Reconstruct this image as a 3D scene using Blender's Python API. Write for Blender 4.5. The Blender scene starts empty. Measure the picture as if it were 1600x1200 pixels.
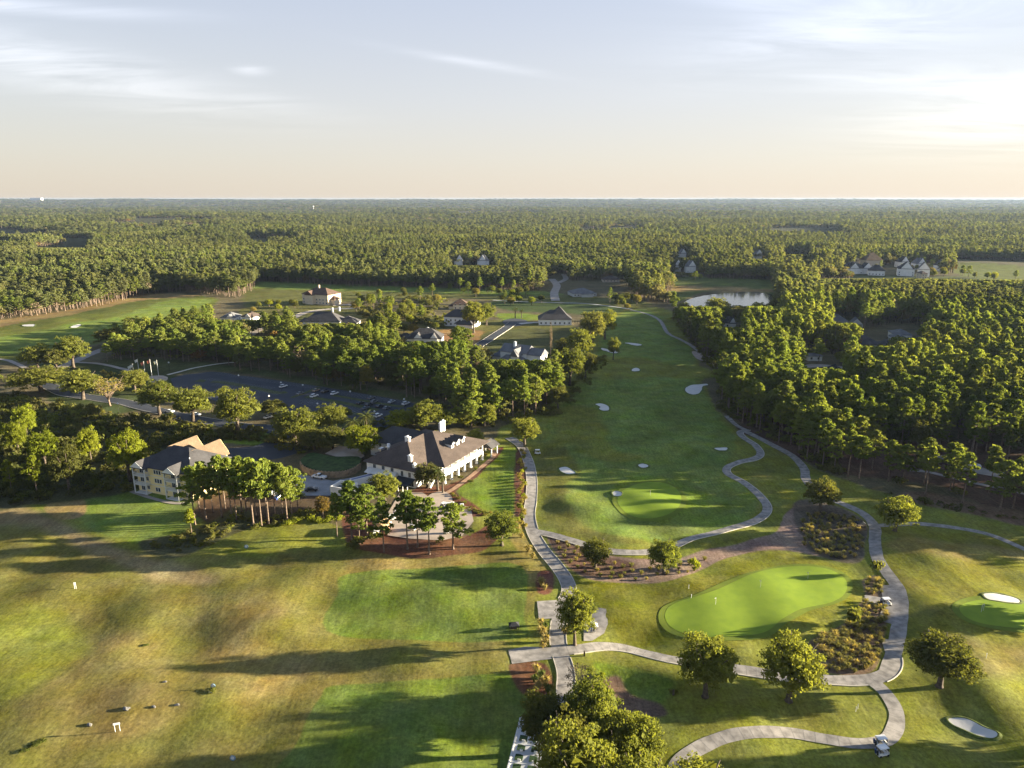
import bpy, bmesh, math, random
import numpy as np
from mathutils import Vector, Matrix
from mathutils.geometry import delaunay_2d_cdt
random.seed(7); np.random.seed(7)
R = math.radians
scene = bpy.context.scene
# ------------------------------------------------------------------ camera
CAM_H = 100.0; FP = 1109.0; PITCH = math.atan(290/1109.0)
CP, SP = math.cos(PITCH), math.sin(PITCH)
cam = bpy.data.cameras.new('camera'); cam.sensor_width = 36; cam.lens = 36*FP/1600
cam.clip_start = 1; cam.clip_end = 90000
camo = bpy.data.objects.new('camera', cam); scene.collection.objects.link(camo)
camo.location = (0, 0, CAM_H); camo.rotation_euler = (R(90)-PITCH, 0, 0)
scene.camera = camo
# ------------------------------------------------------------------ light
SUN_EL, SUN_AZ = 9.0, 84.5         # degrees; azimuth clockwise from the view direction (+Y)
HAZE = 2.8e-5
EXPOSURE = 2.72
world = bpy.data.worlds.new('World'); scene.world = world; world.use_nodes = True
wn = world.node_tree; wn.nodes.clear()
def wnode(t, **k):
    n = wn.nodes.new(t)
    for a, b in k.items(): setattr(n, a, b)
    return n
wo = wnode('ShaderNodeOutputWorld'); bg = wnode('ShaderNodeBackground'); bg.inputs[1].default_value = 0.05
sky = wnode('ShaderNodeTexSky', sky_type='NISHITA', sun_disc=False)
sky.sun_elevation = R(SUN_EL); sky.sun_rotation = R(SUN_AZ)
sky.altitude = 100; sky.air_density = 1.0; sky.dust_density = 1.0; sky.ozone_density = 2.0
tc = wnode('ShaderNodeTexCoord')
sepd = wnode('ShaderNodeSeparateXYZ'); wn.links.new(tc.outputs['Generated'], sepd.inputs[0])
# project the view direction on a cloud deck: (x, y) / (z + k)
addz = wnode('ShaderNodeMath', operation='ADD'); wn.links.new(sepd.outputs[2], addz.inputs[0]); addz.inputs[1].default_value = 0.06
mxz = wnode('ShaderNodeMath', operation='MAXIMUM'); wn.links.new(addz.outputs[0], mxz.inputs[0]); mxz.inputs[1].default_value = 0.02
dx = wnode('ShaderNodeMath', operation='DIVIDE'); wn.links.new(sepd.outputs[0], dx.inputs[0]); wn.links.new(mxz.outputs[0], dx.inputs[1])
dy = wnode('ShaderNodeMath', operation='DIVIDE'); wn.links.new(sepd.outputs[1], dy.inputs[0]); wn.links.new(mxz.outputs[0], dy.inputs[1])
cmb = wnode('ShaderNodeCombineXYZ'); wn.links.new(dx.outputs[0], cmb.inputs[0]); wn.links.new(dy.outputs[0], cmb.inputs[1])
mpc = wnode('ShaderNodeMapping'); mpc.inputs['Rotation'].default_value = (0, 0, R(-14)); mpc.inputs['Scale'].default_value = (0.55, 1.5, 1); mpc.inputs['Location'].default_value = (2.2, 0.6, 0)
wn.links.new(cmb.outputs[0], mpc.inputs[0])
cn = wnode('ShaderNodeTexNoise'); cn.inputs['Scale'].default_value = 1.0; cn.inputs['Detail'].default_value = 10; cn.inputs['Roughness'].default_value = 0.6; cn.inputs['Distortion'].default_value = 1.1
wn.links.new(mpc.outputs[0], cn.inputs['Vector'])
# cirrus banks: soft ellipses in azimuth / elevation, broken up by the noise
azn = wnode('ShaderNodeMath', operation='ARCTAN2'); wn.links.new(sepd.outputs[0], azn.inputs[0]); wn.links.new(sepd.outputs[1], azn.inputs[1])
def mth(op, a, b=None):
    n_ = wnode('ShaderNodeMath', operation=op)
    for i, q in enumerate((a, b)):
        if q is None: continue
        if isinstance(q, (int, float)): n_.inputs[i].default_value = q
        else: wn.links.new(q, n_.inputs[i])
    return n_.outputs[0]
acc = None
for az0, el0, wa, we, tilt, st in [(-.60, .195, .16, .007, -.05, 1), (-.58, .150, .20, .026, .16, 1), (-.33, .115, .10, .014, .1, .35), (.45, .20, .20, .040, -.12, .8), (.52, .13, .20, .02, .1, .6), (.30, .235, .10, .018, .2, .8), (.60, .09, .14, .035, .0, .8), (-.06, .17, .10, .005, .14, .5), (-.33, .152, .02, .006, 0, .6), (1.1, .25, .3, .1, .1, .8), (-1.3, .3, .3, .08, 0, .6), (2.4, .3, .4, .1, 0, .7), (-2.5, .25, .4, .1, 0, .7)]:
    da = mth('SUBTRACT', azn.outputs[0], az0); de = mth('SUBTRACT', mth('SUBTRACT', sepd.outputs[2], el0), mth('MULTIPLY', da, -tilt))
    g_ = mth('EXPONENT', mth('MULTIPLY', mth('ADD', mth('POWER', mth('ABSOLUTE', mth('DIVIDE', da, wa)), 2), mth('POWER', mth('ABSOLUTE', mth('DIVIDE', de, we)), 2)), -1))
    g_ = mth('MULTIPLY', g_, st); acc = g_ if acc is None else mth('MAXIMUM', acc, g_)
nz = wnode('ShaderNodeMapRange'); nz.inputs['From Min'].default_value = .34; nz.inputs['From Max'].default_value = .60; wn.links.new(cn.outputs[0], nz.inputs['Value'])
cr = wnode('ShaderNodeMath', operation='MULTIPLY'); wn.links.new(acc, cr.inputs[0]); wn.links.new(nz.outputs[0], cr.inputs[1])
# thin veil everywhere (high cirrostratus), thicker low down
veil = wnode('ShaderNodeMapRange'); veil.inputs['From Min'].default_value = 0.0; veil.inputs['From Max'].default_value = 0.8
veil.inputs['To Min'].default_value = 0.92; veil.inputs['To Max'].default_value = 0.3
wn.links.new(sepd.outputs[2], veil.inputs['Value'])
mxv = wnode('ShaderNodeMath', operation='MAXIMUM'); wn.links.new(cr.outputs[0], mxv.inputs[0]); wn.links.new(veil.outputs[0], mxv.inputs[1])
vcol = wnode('ShaderNodeValToRGB')   # colour of the veil by height above the horizon
e = vcol.color_ramp.elements
e[0].position = 0.0; e[0].color = (2.95, 2.62, 2.20, 1)
e[1].position = 0.85; e[1].color = (.75, 1.0, 1.75, 1)
for p_, c_ in ((.05, (2.85, 2.66, 2.42)), (.12, (2.70, 2.62, 2.68)), (.25, (2.34, 2.38, 2.76))): m = vcol.color_ramp.elements.new(p_); m.color = (*c_, 1)
wn.links.new(sepd.outputs[2], vcol.inputs[0])
# warmer and brighter towards the sun
vdot = wnode('ShaderNodeVectorMath', operation='DOT_PRODUCT'); wn.links.new(tc.outputs['Generated'], vdot.inputs[0])
vdot.inputs[1].default_value = (math.sin(R(SUN_AZ))*math.cos(R(SUN_EL)), math.cos(R(SUN_AZ))*math.cos(R(SUN_EL)), math.sin(R(SUN_EL)))
gl = wnode('ShaderNodeMapRange'); gl.inputs['From Min'].default_value = -1; gl.inputs['From Max'].default_value = 1.0; gl.inputs['To Min'].default_value = 0.72; gl.inputs['To Max'].default_value = 1.02
wn.links.new(vdot.outputs['Value'], gl.inputs['Value'])
cmul = wnode('ShaderNodeVectorMath', operation='SCALE'); wn.links.new(vcol.outputs[0], cmul.inputs[0]); wn.links.new(gl.outputs[0], cmul.inputs['Scale'])
cadd = wnode('ShaderNodeMapRange'); cadd.inputs['From Min'].default_value = 0.0; cadd.inputs['From Max'].default_value = 0.8; cadd.inputs['To Min'].default_value = 1.0; cadd.inputs['To Max'].default_value = 1.42
wn.links.new(cr.outputs[0], cadd.inputs['Value'])
cmul2 = wnode('ShaderNodeVectorMath', operation='SCALE'); wn.links.new(cmul.outputs[0], cmul2.inputs[0]); wn.links.new(cadd.outputs[0], cmul2.inputs['Scale'])
mixs = wnode('ShaderNodeMix', data_type='RGBA')
wn.links.new(mxv.outputs[0], mixs.inputs[0]); wn.links.new(sky.outputs[0], mixs.inputs[6]); wn.links.new(cmul2.outputs[0], mixs.inputs[7])
wn.links.new(mixs.outputs[2], bg.inputs[0]); wn.links.new(bg.outputs[0], wo.inputs[0])
world.cycles.sampling_method = 'MANUAL'; world.cycles.sample_map_resolution = 512
sun = bpy.data.lights.new('sun', 'SUN'); sun.energy = 5.0; sun.angle = R(0.6); sun.color = (1.0, 0.87, 0.62)
suno = bpy.data.objects.new('sun', sun); scene.collection.objects.link(suno)
_d = Vector((math.sin(R(SUN_AZ))*math.cos(R(SUN_EL)), math.cos(R(SUN_AZ))*math.cos(R(SUN_EL)), math.sin(R(SUN_EL))))
suno.rotation_euler = _d.to_track_quat('Z', 'Y').to_euler(); suno.location = (0, 0, 300)
vs = scene.view_settings; scene.display_settings.display_device = 'sRGB'
vs.view_transform = 'Standard'; vs.look = 'None'; vs.exposure = EXPOSURE; vs.gamma = 1; vs.use_curve_mapping = False
cy = scene.cycles
cy.max_bounces = 5; cy.diffuse_bounces = 3; cy.transmission_bounces = 3; cy.glossy_bounces = 2; cy.transparent_max_bounces = 6; cy.volume_bounces = 0
cy.use_denoising = True; cy.caustics_reflective = False; cy.caustics_refractive = False

# ------------------------------------------------------------------ terrain
def sstep(a, b, x):
    t = np.clip((x-a)/(b-a), 0, 1); return t*t*(3-2*t)
MOUNDS = []   # (x, y, rx, ry, rot, h) filled below from ground points on the flat
def flat_at(px, py, z=0.0):
    u = (px-800)/FP; v = (py-600)/FP
    Z = (CAM_H-z)/(SP+v*CP)
    return (u*Z, Z*(CP-v*SP))
for (px, py, rx, ry, rot, h) in [
    (1012, 782, 11, 10, 0, 1.3), (1180, 945, 21, 12, .1, 1.2), (1560, 955, 14, 12, 0, .9),
    (925, 800, 10, 7, .3, 1.3), (960, 840, 9, 6, 0, 1.0), (1100, 800, 14, 6, 0, .9), (885, 790, 7, 8, 0, 1.0),
    (1440, 870, 12, 18, .3, 1.8), (1480, 985, 14, 11, -.4, 1.7), (1530, 870, 16, 8, 0, 1.2), (1440, 930, 9, 14, 0, 1.0),
    (640, 975, 22, 6, 0, -.6), (660, 925, 21, 8, .05, .9), (640, 1130, 22, 10, .05, .8), (670, 1040, 20, 5, 0, .7),
    (120, 960, 9, 11, .4, -1.2), (60, 930, 14, 8, 0, 1.2), (150, 915, 12, 6, 0, 1.0), (305, 1000, 9, 10, .6, -1.3), (380, 975, 13, 9, .2, 1.3),
    (240, 1075, 13, 8, 0, .9), (440, 925, 14, 7, .1, 1.3), (340, 1090, 10, 6, .2, .7), (60, 1090, 14, 11, .4, .8), (490, 935, 7, 7, 0, -1.0),
    (1000, 1085, 10, 6, -.5, -1.0), (1060, 1060, 16, 4, -.25, 1.1), (1230, 1105, 14, 5, 0, .9), (1100, 1140, 12, 5, .2, .8), (1250, 1120, 9, 4, 0, -.6),
    (1005, 1000, 7, 6, 0, -1.3), (960, 960, 8, 6, 0, .9), (1200, 905, 20, 5, .2, .5), (1240, 990, 7, 5, 0, 1.0), (1480, 1130, 10, 8, .2, -1.0), (1540, 1075, 12, 9, 0, 1.4), (1440, 1180, 9, 4, 0, .9),
    (1000, 640, 40, 16, 0, .8), (920, 670, 20, 12, 0, 1.1), (1040, 700, 24, 10, 0, .9), (985, 520, 30, 30, 0, 1.5), (940, 730, 14, 8, 0, .9), (1170, 640, 14, 12, 0, 1.0),
    (1100, 850, 14, 5, .2, .6), (200, 490, 50, 30, 0, 3.0), (260, 475, 45, 40, 0, 2.0), (100, 505, 40, 30, 0, 2.5), (100, 530, 30, 20, 0, -2), (620, 500, 45, 30, 0, 4.0),
    (1130, 445, 70, 40, 0, 3.0), (1560, 415, 90, 60, 0, 4.0)]:
    MOUNDS.append((*flat_at(px, py), rx, ry, rot, h))
MOUNDS = np.array(MOUNDS)
_wx = [(np.cos(a), np.sin(a)) for a in (0.35, 1.45, 2.5, 0.95, 2.0)]
def hz(x, y):
    x = np.asarray(x, float); y = np.asarray(y, float)
    z = np.zeros(np.broadcast(x, y).shape)
    for X, Y, rx, ry, rt, h in MOUNDS:
        c, s = math.cos(rt), math.sin(rt)
        a = ((x-X)*c+(y-Y)*s)/rx; b = (-(x-X)*s+(y-Y)*c)/ry
        z = z + h*np.exp(-(a*a+b*b))
    w = np.zeros_like(z)
    for i, (c, s) in enumerate(_wx):
        w = w + np.sin((x*c+y*s)*2*np.pi/(19+9.3*i)+i*1.7+1.2*np.sin((x*s-y*c)*2*np.pi/(43+11*i)))
    # golf-course swells; flat round buildings, lots and the far country
    flat = sstep(-20, -6, x)*(1-sstep(60, 90, x*0)) 
    club = (sstep(-172, -160, x)*(1-sstep(-16, -8, x)))*sstep(196, 206, y)
    amp = 0.115*(1-club)*(1-sstep(380, 480, y))
    z = z + amp*w
    far = sstep(1200, 2600, y)
    z = z + far*(9*np.sin(x/640+1.3+0.6*np.sin(y/900))*np.sin(y/760+.6) + 5*np.sin(x/290+y/510))
    r = sstep(7000, 13000, y)
    z = z + r*(5*np.sin(x/2300+.7)+3*np.sin(x/900+2)+10*sstep(-1000, -9000, x) + 62)
    return z
def at(px, py, iters=8):
    x, y = flat_at(px, py); z = 0
    for _ in range(iters):
        z = 0.5*z + 0.5*float(hz(x, y)); x, y = flat_at(px, py, z)
    return (x, y, float(hz(x, y)))
def proj(x, y, z):
    dz = CAM_H-z; Z = y*CP+dz*SP
    return 800+FP*x/Z, 600+FP*(dz*CP-y*SP)/Z
def kpx(x, y, z=0): return FP/(y*CP+(CAM_H-z)*SP)     # photo pixels per metre
def height_for(px, py, topy):
    x, y, z = at(px, py); lo, hi = 0.2, 45
    for _ in range(30):
        m = .5*(lo+hi)
        if proj(x, y, z+m)[1] > topy: lo = m
        else: hi = m
    return lo

# ------------------------------------------------------------------ materials
MATS = {}
def mat(name, col, rough=.8, noise=None, bump=None, metal=0, spec=.3, col2=None, scale=1.0, rnd=0):
    """plain principled surface with procedural wear: noise = strength of a value wobble, scale in 1/m"""
    if name in MATS: return MATS[name]
    m = bpy.data.materials.new(name); m.use_nodes = True; n = m.node_tree.nodes; l = m.node_tree.links
    b = n['Principled BSDF']; b.inputs['Roughness'].default_value = rough; b.inputs['Metallic'].default_value = metal
    b.inputs['Specular IOR Level'].default_value = spec
    b.inputs['Base Color'].default_value = (*col, 1)
    if noise is None: noise = .18
    tcn = n.new('ShaderNodeTexCoord'); no = n.new('ShaderNodeTexNoise'); no.inputs['Scale'].default_value = scale; no.inputs['Detail'].default_value = 5
    l.new(tcn.outputs['Object'], no.inputs['Vector'])
    mx = n.new('ShaderNodeMix'); mx.data_type = 'RGBA'
    c2 = col2 or tuple(c*(1-noise*2) for c in col)
    mx.inputs[6].default_value = (*col, 1); mx.inputs[7].default_value = (*c2, 1)
    mr = n.new('ShaderNodeMapRange'); mr.inputs['From Min'].default_value = .38; mr.inputs['From Max'].default_value = .68
    l.new(no.outputs[0], mr.inputs['Value']); l.new(mr.outputs[0], mx.inputs[0]); l.new(mx.outputs[2], b.inputs['Base Color'])
    if bump:
        bp = n.new('ShaderNodeBump'); bp.inputs['Strength'].default_value = .4; bp.inputs['Distance'].default_value = bump
        nb = n.new('ShaderNodeTexNoise'); nb.inputs['Scale'].default_value = scale*6; nb.inputs['Detail'].default_value = 3
        l.new(tcn.outputs['Object'], nb.inputs['Vector']); l.new(nb.outputs[0], bp.inputs['Height']); l.new(bp.outputs[0], b.inputs['Normal'])
    MATS[name] = m; return m
def leafmat(name, col, col2, trans=.48, hue=.5):
    m = bpy.data.materials.new(name); m.use_nodes = True; n = m.node_tree.nodes; l = m.node_tree.links
    n.clear(); out = n.new('ShaderNodeOutputMaterial'); d = n.new('ShaderNodeBsdfDiffuse'); t = n.new('ShaderNodeBsdfTranslucent'); ms = n.new('ShaderNodeMixShader')
    oi = n.new('ShaderNodeObjectInfo'); g = n.new('ShaderNodeNewGeometry')
    a = n.new('ShaderNodeMath'); a.operation = 'MULTIPLY'; a.inputs[1].default_value = hue; l.new(oi.outputs['Random'], a.inputs[0])
    b = n.new('ShaderNodeMath'); b.operation = 'MULTIPLY_ADD'; b.inputs[1].default_value = 1-hue; l.new(g.outputs['Random Per Island'], b.inputs[0]); l.new(a.outputs[0], b.inputs[2])
    mx = n.new('ShaderNodeMix'); mx.data_type = 'RGBA'; mx.inputs[6].default_value = (*col, 1); mx.inputs[7].default_value = (*col2, 1)
    l.new(b.outputs[0], mx.inputs[0]); l.new(mx.outputs[2], d.inputs[0])
    tm = n.new('ShaderNodeMix'); tm.data_type = 'RGBA'; tm.blend_type = 'MULTIPLY'; tm.inputs[0].default_value = 1; tm.inputs[7].default_value = (1.3, 1.25, .55, 1)
    TMIN = tm.inputs[6]; l.new(tm.outputs[2], t.inputs[0])
    nl = n.new('ShaderNodeTexNoise'); nl.inputs['Scale'].default_value = .006; nl.inputs['Detail'].default_value = 4; nl.inputs['Roughness'].default_value = .65; l.new(oi.outputs['Location'], nl.inputs['Vector'])
    nr_ = n.new('ShaderNodeMapRange'); nr_.inputs['From Min'].default_value = .34; nr_.inputs['From Max'].default_value = .66; nr_.inputs['To Min'].default_value = .62; nr_.inputs['To Max'].default_value = 1.42; l.new(nl.outputs[0], nr_.inputs['Value'])
    hh_ = n.new('ShaderNodeHueSaturation'); l.new(mx.outputs[2], hh_.inputs['Color']); l.new(nr_.outputs[0], hh_.inputs['Value'])
    nh = n.new('ShaderNodeMapRange'); nh.inputs['From Min'].default_value = .3; nh.inputs['From Max'].default_value = .7; nh.inputs['To Min'].default_value = .52; nh.inputs['To Max'].default_value = .482; l.new(nl.outputs['Color'], nh.inputs['Value']); l.new(nh.outputs[0], hh_.inputs['Hue'])
    l.new(hh_.outputs[0], d.inputs[0]); l.new(hh_.outputs[0], TMIN)
    ms.inputs[0].default_value = trans; l.new(d.outputs[0], ms.inputs[1]); l.new(t.outputs[0], ms.inputs[2]); l.new(ms.outputs[0], out.inputs[0])
    MATS[name] = m; return m
L_pine = leafmat('pine_needles', (.112, .155, .034), (.205, .228, .048))
L_pined = leafmat('dark_pine_needles', (.095, .125, .034), (.175, .190, .046))
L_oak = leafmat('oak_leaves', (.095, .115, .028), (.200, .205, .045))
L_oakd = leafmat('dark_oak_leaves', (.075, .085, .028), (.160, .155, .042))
L_gold = leafmat('golden_leaves', (.175, .155, .04), (.24, .20, .06))
L_bare = leafmat('bare_twigs', (.17, .13, .09), (.25, .19, .12), .15)
L_rust = leafmat('rusty_leaves', (.17, .085, .035), (.13, .12, .035))
L_lime = leafmat('bright_leaves', (.16, .19, .02), (.25, .26, .03))
L_palm = leafmat('palm_fronds', (.08, .12, .035), (.17, .17, .06))
L_straw = leafmat('straw_grass', (.25, .20, .085), (.36, .29, .12))
L_strawg = leafmat('olive_grass', (.155, .155, .055), (.27, .23, .09))
L_farp = leafmat('far_pine_needles', (.098, .116, .048), (.180, .185, .068))
L_faro = leafmat('far_broadleaf', (.115, .112, .056), (.215, .190, .088))
L_fard = leafmat('far_dark_leaves', (.080, .092, .045), (.145, .148, .062))
L_scrub = leafmat('scrub_leaves', (.080, .088, .032), (.160, .145, .050))
M_bark = mat('bark', (.20, .145, .11), .95, .3, .03, scale=2.5)
M_barkd = mat('dark_bark', (.11, .085, .065), .95, .3, .03, scale=2.5)
M_asph = mat('asphalt', (.040, .046, .062), .85, .12, scale=.12)
M_conc = mat('concrete', (.33, .29, .26), .9, .16, scale=.18, bump=.01)
M_kerb = mat('kerb_concrete', (.55, .50, .43), .9, .1, scale=.5)
M_pave = mat('pale_paving', (.42, .34, .28), .9, .14, scale=.25)
M_sand = mat('bunker_sand', (.60, .575, .54), .95, .05, scale=.4, bump=.03)
M_white = mat('white_paint', (.62, .62, .61), .6, .06, scale=.4)
M_glass = mat('window_glass', (.03, .04, .055), .12, .1, spec=.8)
M_dark = mat('dark_opening', (.03, .027, .025), .9, .1)
M_rubber = mat('rubber', (.02, .02, .02), .8)
M_steel = mat('galvanised_steel', (.55, .56, .58), .4, metal=.6)
def roofmat(name, col, sc=1.0):
    if name in MATS: return MATS[name]
    m = bpy.data.materials.new(name); m.use_nodes = True; n = m.node_tree.nodes; l = m.node_tree.links; b = n['Principled BSDF']
    b.inputs['Roughness'].default_value = .92; b.inputs['Specular IOR Level'].default_value = .15
    t = n.new('ShaderNodeTexCoord'); s = n.new('ShaderNodeSeparateXYZ'); l.new(t.outputs['Object'], s.inputs[0])
    w = n.new('ShaderNodeMath'); w.operation = 'MULTIPLY'; w.inputs[1].default_value = 5.5; l.new(s.outputs[2], w.inputs[0])
    fr = n.new('ShaderNodeMath'); fr.operation = 'FRACT'; l.new(w.outputs[0], fr.inputs[0])
    no = n.new('ShaderNodeTexNoise'); no.inputs['Scale'].default_value = 2.2; no.inputs['Detail'].default_value = 6; l.new(t.outputs['Object'], no.inputs[0])
    no2 = n.new('ShaderNodeTexNoise'); no2.inputs['Scale'].default_value = .25; l.new(t.outputs['Object'], no2.inputs[0])
    ad = n.new('ShaderNodeMath'); ad.operation = 'ADD'; l.new(no.outputs[0], ad.inputs[0]); l.new(no2.outputs[0], ad.inputs[1])
    mr = n.new('ShaderNodeMapRange'); mr.inputs['From Min'].default_value = .7; mr.inputs['From Max'].default_value = 1.3; mr.inputs['To Min'].default_value = .72; mr.inputs['To Max'].default_value = 1.25
    l.new(ad.outputs[0], mr.inputs['Value'])
    sc_ = n.new('ShaderNodeVectorMath'); sc_.operation = 'SCALE'; sc_.inputs[0].default_value = col; l.new(mr.outputs[0], sc_.inputs['Scale']); l.new(sc_.outputs[0], b.inputs['Base Color'])
    bp = n.new('ShaderNodeBump'); bp.inputs['Distance'].default_value = .03; bp.inputs['Strength'].default_value = .6; l.new(fr.outputs[0], bp.inputs['Height']); l.new(bp.outputs[0], b.inputs['Normal'])
    MATS[name] = m; return m
RF_slate = roofmat('slate_shingles', (.058, .056, .060))
RF_brown = roofmat('brown_shingles', (.085, .066, .058))
RF_terra = roofmat('clay_tiles', (.10, .066, .052))
RF_grey = roofmat('grey_shingles', (.14, .14, .15))
RF_dark = roofmat('charcoal_shingles', (.035, .036, .042))
RF_tan = roofmat('tan_shingles', (.13, .092, .062))
def wallmat(name, col, lap=True):
    if name in MATS: return MATS[name]
    m = mat(name, col, .8, .07, scale=.35)
    if lap:
        n = m.node_tree.nodes; l = m.node_tree.links; b = n['Principled BSDF']
        t = n.new('ShaderNodeTexCoord'); s = n.new('ShaderNodeSeparateXYZ'); l.new(t.outputs['Object'], s.inputs[0])
        w = n.new('ShaderNodeMath'); w.operation = 'MULTIPLY'; w.inputs[1].default_value = 5; l.new(s.outputs[2], w.inputs[0])
        fr = n.new('ShaderNodeMath'); fr.operation = 'FRACT'; l.new(w.outputs[0], fr.inputs[0])
        bp = n.new('ShaderNodeBump'); bp.inputs['Distance'].default_value = .02; bp.inputs['Strength'].default_value = .5; l.new(fr.outputs[0], bp.inputs['Height']); l.new(bp.outputs[0], b.inputs['Normal'])
    return m
W_white = wallmat('white_siding', (.76, .76, .75)); W_yel = wallmat('yellow_siding', (.78, .63, .32)); W_cream = wallmat('cream_stucco', (.62, .52, .38), False)
W_tan = wallmat('tan_stucco', (.50, .42, .33), False); W_brick = wallmat('red_brick', (.28, .13, .09), False); W_grey = wallmat('grey_render', (.45, .46, .47), False)

# ------------------------------------------------------------------ mesh helpers
def link(o): scene.collection.objects.link(o); return o
class MB:
    def __init__(s): s.v = []; s.f = []
    def add(s, v, f):
        o = len(s.v); s.v += [tuple(p) for p in v]; s.f += [tuple(i+o for i in q) for q in f]; return s
    def box(s, c, d, rz=0, M=None):
        x, y, z = d[0]/2, d[1]/2, d[2]/2
        P = [(-x, -y, -z), (x, -y, -z), (x, y, -z), (-x, y, -z), (-x, -y, z), (x, -y, z), (x, y, z), (-x, y, z)]
        cs, sn = math.cos(rz), math.sin(rz)
        P = [(p[0]*cs-p[1]*sn+c[0], p[0]*sn+p[1]*cs+c[1], p[2]+c[2]) for p in P]
        if M: P = [M @ Vector(p) for p in P]
        return s.add(P, [(0, 3, 2, 1), (4, 5, 6, 7), (0, 1, 5, 4), (1, 2, 6, 5), (2, 3, 7, 6), (3, 0, 4, 7)])
    def prism(s, poly, z0, z1):
        n = len(poly); P = [(p[0], p[1], z0) for p in poly]+[(p[0], p[1], z1) for p in poly]
        return s.add(P, [tuple(range(n-1, -1, -1)), tuple(range(n, 2*n))]+[(i, (i+1) % n, n+(i+1) % n, n+i) for i in range(n)])
    def tube(s, pts, rad, n=6):
        pts = [Vector(p) for p in pts]; rings = []
        for i, p in enumerate(pts):
            d = (pts[min(i+1, len(pts)-1)]-pts[max(i-1, 0)]).normalized()
            a = d.cross(Vector((0.31, .95, .1))).normalized(); b = d.cross(a)
            r = rad[i] if hasattr(rad, '__len__') else rad
            rings.append([p+(a*math.cos(t)+b*math.sin(t))*r for t in [2*math.pi*k/n for k in range(n)]])
        V = [q for r_ in rings for q in r_]; F = []
        for i in range(len(rings)-1):
            for k in range(n): F.append((i*n+k, i*n+(k+1) % n, (i+1)*n+(k+1) % n, (i+1)*n+k))
        F.append(tuple(range(n-1, -1, -1))); F.append(tuple((len(rings)-1)*n+k for k in range(n)))
        return s.add(V, F)
    def mesh(s, name, m, smooth=False):
        me = bpy.data.meshes.new(name); me.from_pydata(s.v, [], s.f); me.materials.append(m); me.validate()
        if smooth: me.polygons.foreach_set('use_smooth', [True]*len(me.polygons))
        me.update(); return me
    def build(s, name, m, parent=None, smooth=False):
        o = bpy.data.objects.new(name, s.mesh(name, m, smooth)); o.parent = parent; return link(o)
def tag(o, label=None, cat=None, group=None, kind=None):
    if label: o['label'] = label
    if cat: o['category'] = cat
    if group: o['group'] = group
    if kind: o['kind'] = kind
    return o
def empty(name, loc, rz=0, label=None, cat=None, group=None):
    o = bpy.data.objects.new(name, None); o.location = loc; o.rotation_euler = (0, 0, rz); o.empty_display_size = .5
    link(o); return tag(o, label, cat, group)
def part(name, me, parent, loc=(0, 0, 0), rz=0, m=None):
    o = bpy.data.objects.new(name, me); o.parent = parent; o.location = loc; o.rotation_euler = (0, 0, rz); link(o)
    if m: o.material_slots[0].link = 'OBJECT'; o.material_slots[0].material = m
    return o
def kids():
    return None
def copy_tree(o, parent=None, cache=None):
    c = o.copy(); link(c); c.parent = parent
    for ch in CH.get(o.name, []):
        d = copy_tree(ch, c)
    return c
CH = {}
def index_children(o, rest):
    CH[o.name] = [c for c in rest if c.parent == o]
    for c in CH[o.name]: index_children(c, rest)
def register(root, before):
    """remember a thing's parts so that copy_tree need not search the whole file"""
    rest = [o for o in scene.collection.objects if o.name not in before]
    index_children(root, rest)

# ------------------------------------------------------------------ ground zones
def to_world(poly): return np.array([flat_w(p) for p in poly])
_c = {}
def flat_w(p):
    if p not in _c: _c[p] = at(*p, iters=6)[:2]
    return _c[p]
def catmull(pts, closed=False, n=6):
    P = [np.array(p, float) for p in pts]; out = []; N = len(P); rng = range(N) if closed else range(N-1)
    for i in rng:
        if closed: a, b, c, d = P[i-1], P[i], P[(i+1) % N], P[(i+2) % N]
        else: a, b, c, d = P[max(i-1, 0)], P[i], P[i+1], P[min(i+2, N-1)]
        for k in range(n):
            t = k/n; out.append(.5*((2*b)+(-a+c)*t+(2*a-5*b+4*c-d)*t*t+(-a+3*b-3*c+d)*t**3))
    if not closed: out.append(P[-1])
    return np.array(out)
def inside(px, py, poly):
    poly = np.asarray(poly, float); ins = np.zeros(np.shape(px), bool); n = len(poly)
    for i in range(n):
        x1, y1 = poly[i]; x2, y2 = poly[(i+1) % n]
        if y1 == y2: continue
        c = ((y1 > py) != (y2 > py)) & (px < (x2-x1)*(py-y1)/(y2-y1)+x1); ins ^= c
    return ins
def sdist(px, py, poly):
    poly = np.asarray(poly, float); d = np.full(np.shape(px), 1e9); n = len(poly)
    for i in range(n):
        a = poly[i]; b = poly[(i+1) % n]; ab = b-a; L = (ab**2).sum()+1e-9
        t = np.clip(((px-a[0])*ab[0]+(py-a[1])*ab[1])/L, 0, 1)
        d = np.minimum(d, np.hypot(px-a[0]-t*ab[0], py-a[1]-t*ab[1]))
    return np.where(inside(px, py, poly), -d, d)
def wob(x, y, s, seed=0):
    return (np.sin(x/s+1.3*np.sin(y/s*1.3+seed)+seed*2.1)+np.sin(y/s*1.1+1.7*np.sin(x/s*.8+seed*1.3))+np.sin((x+y)/s*2.1+seed)*.5)/2.5
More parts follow.
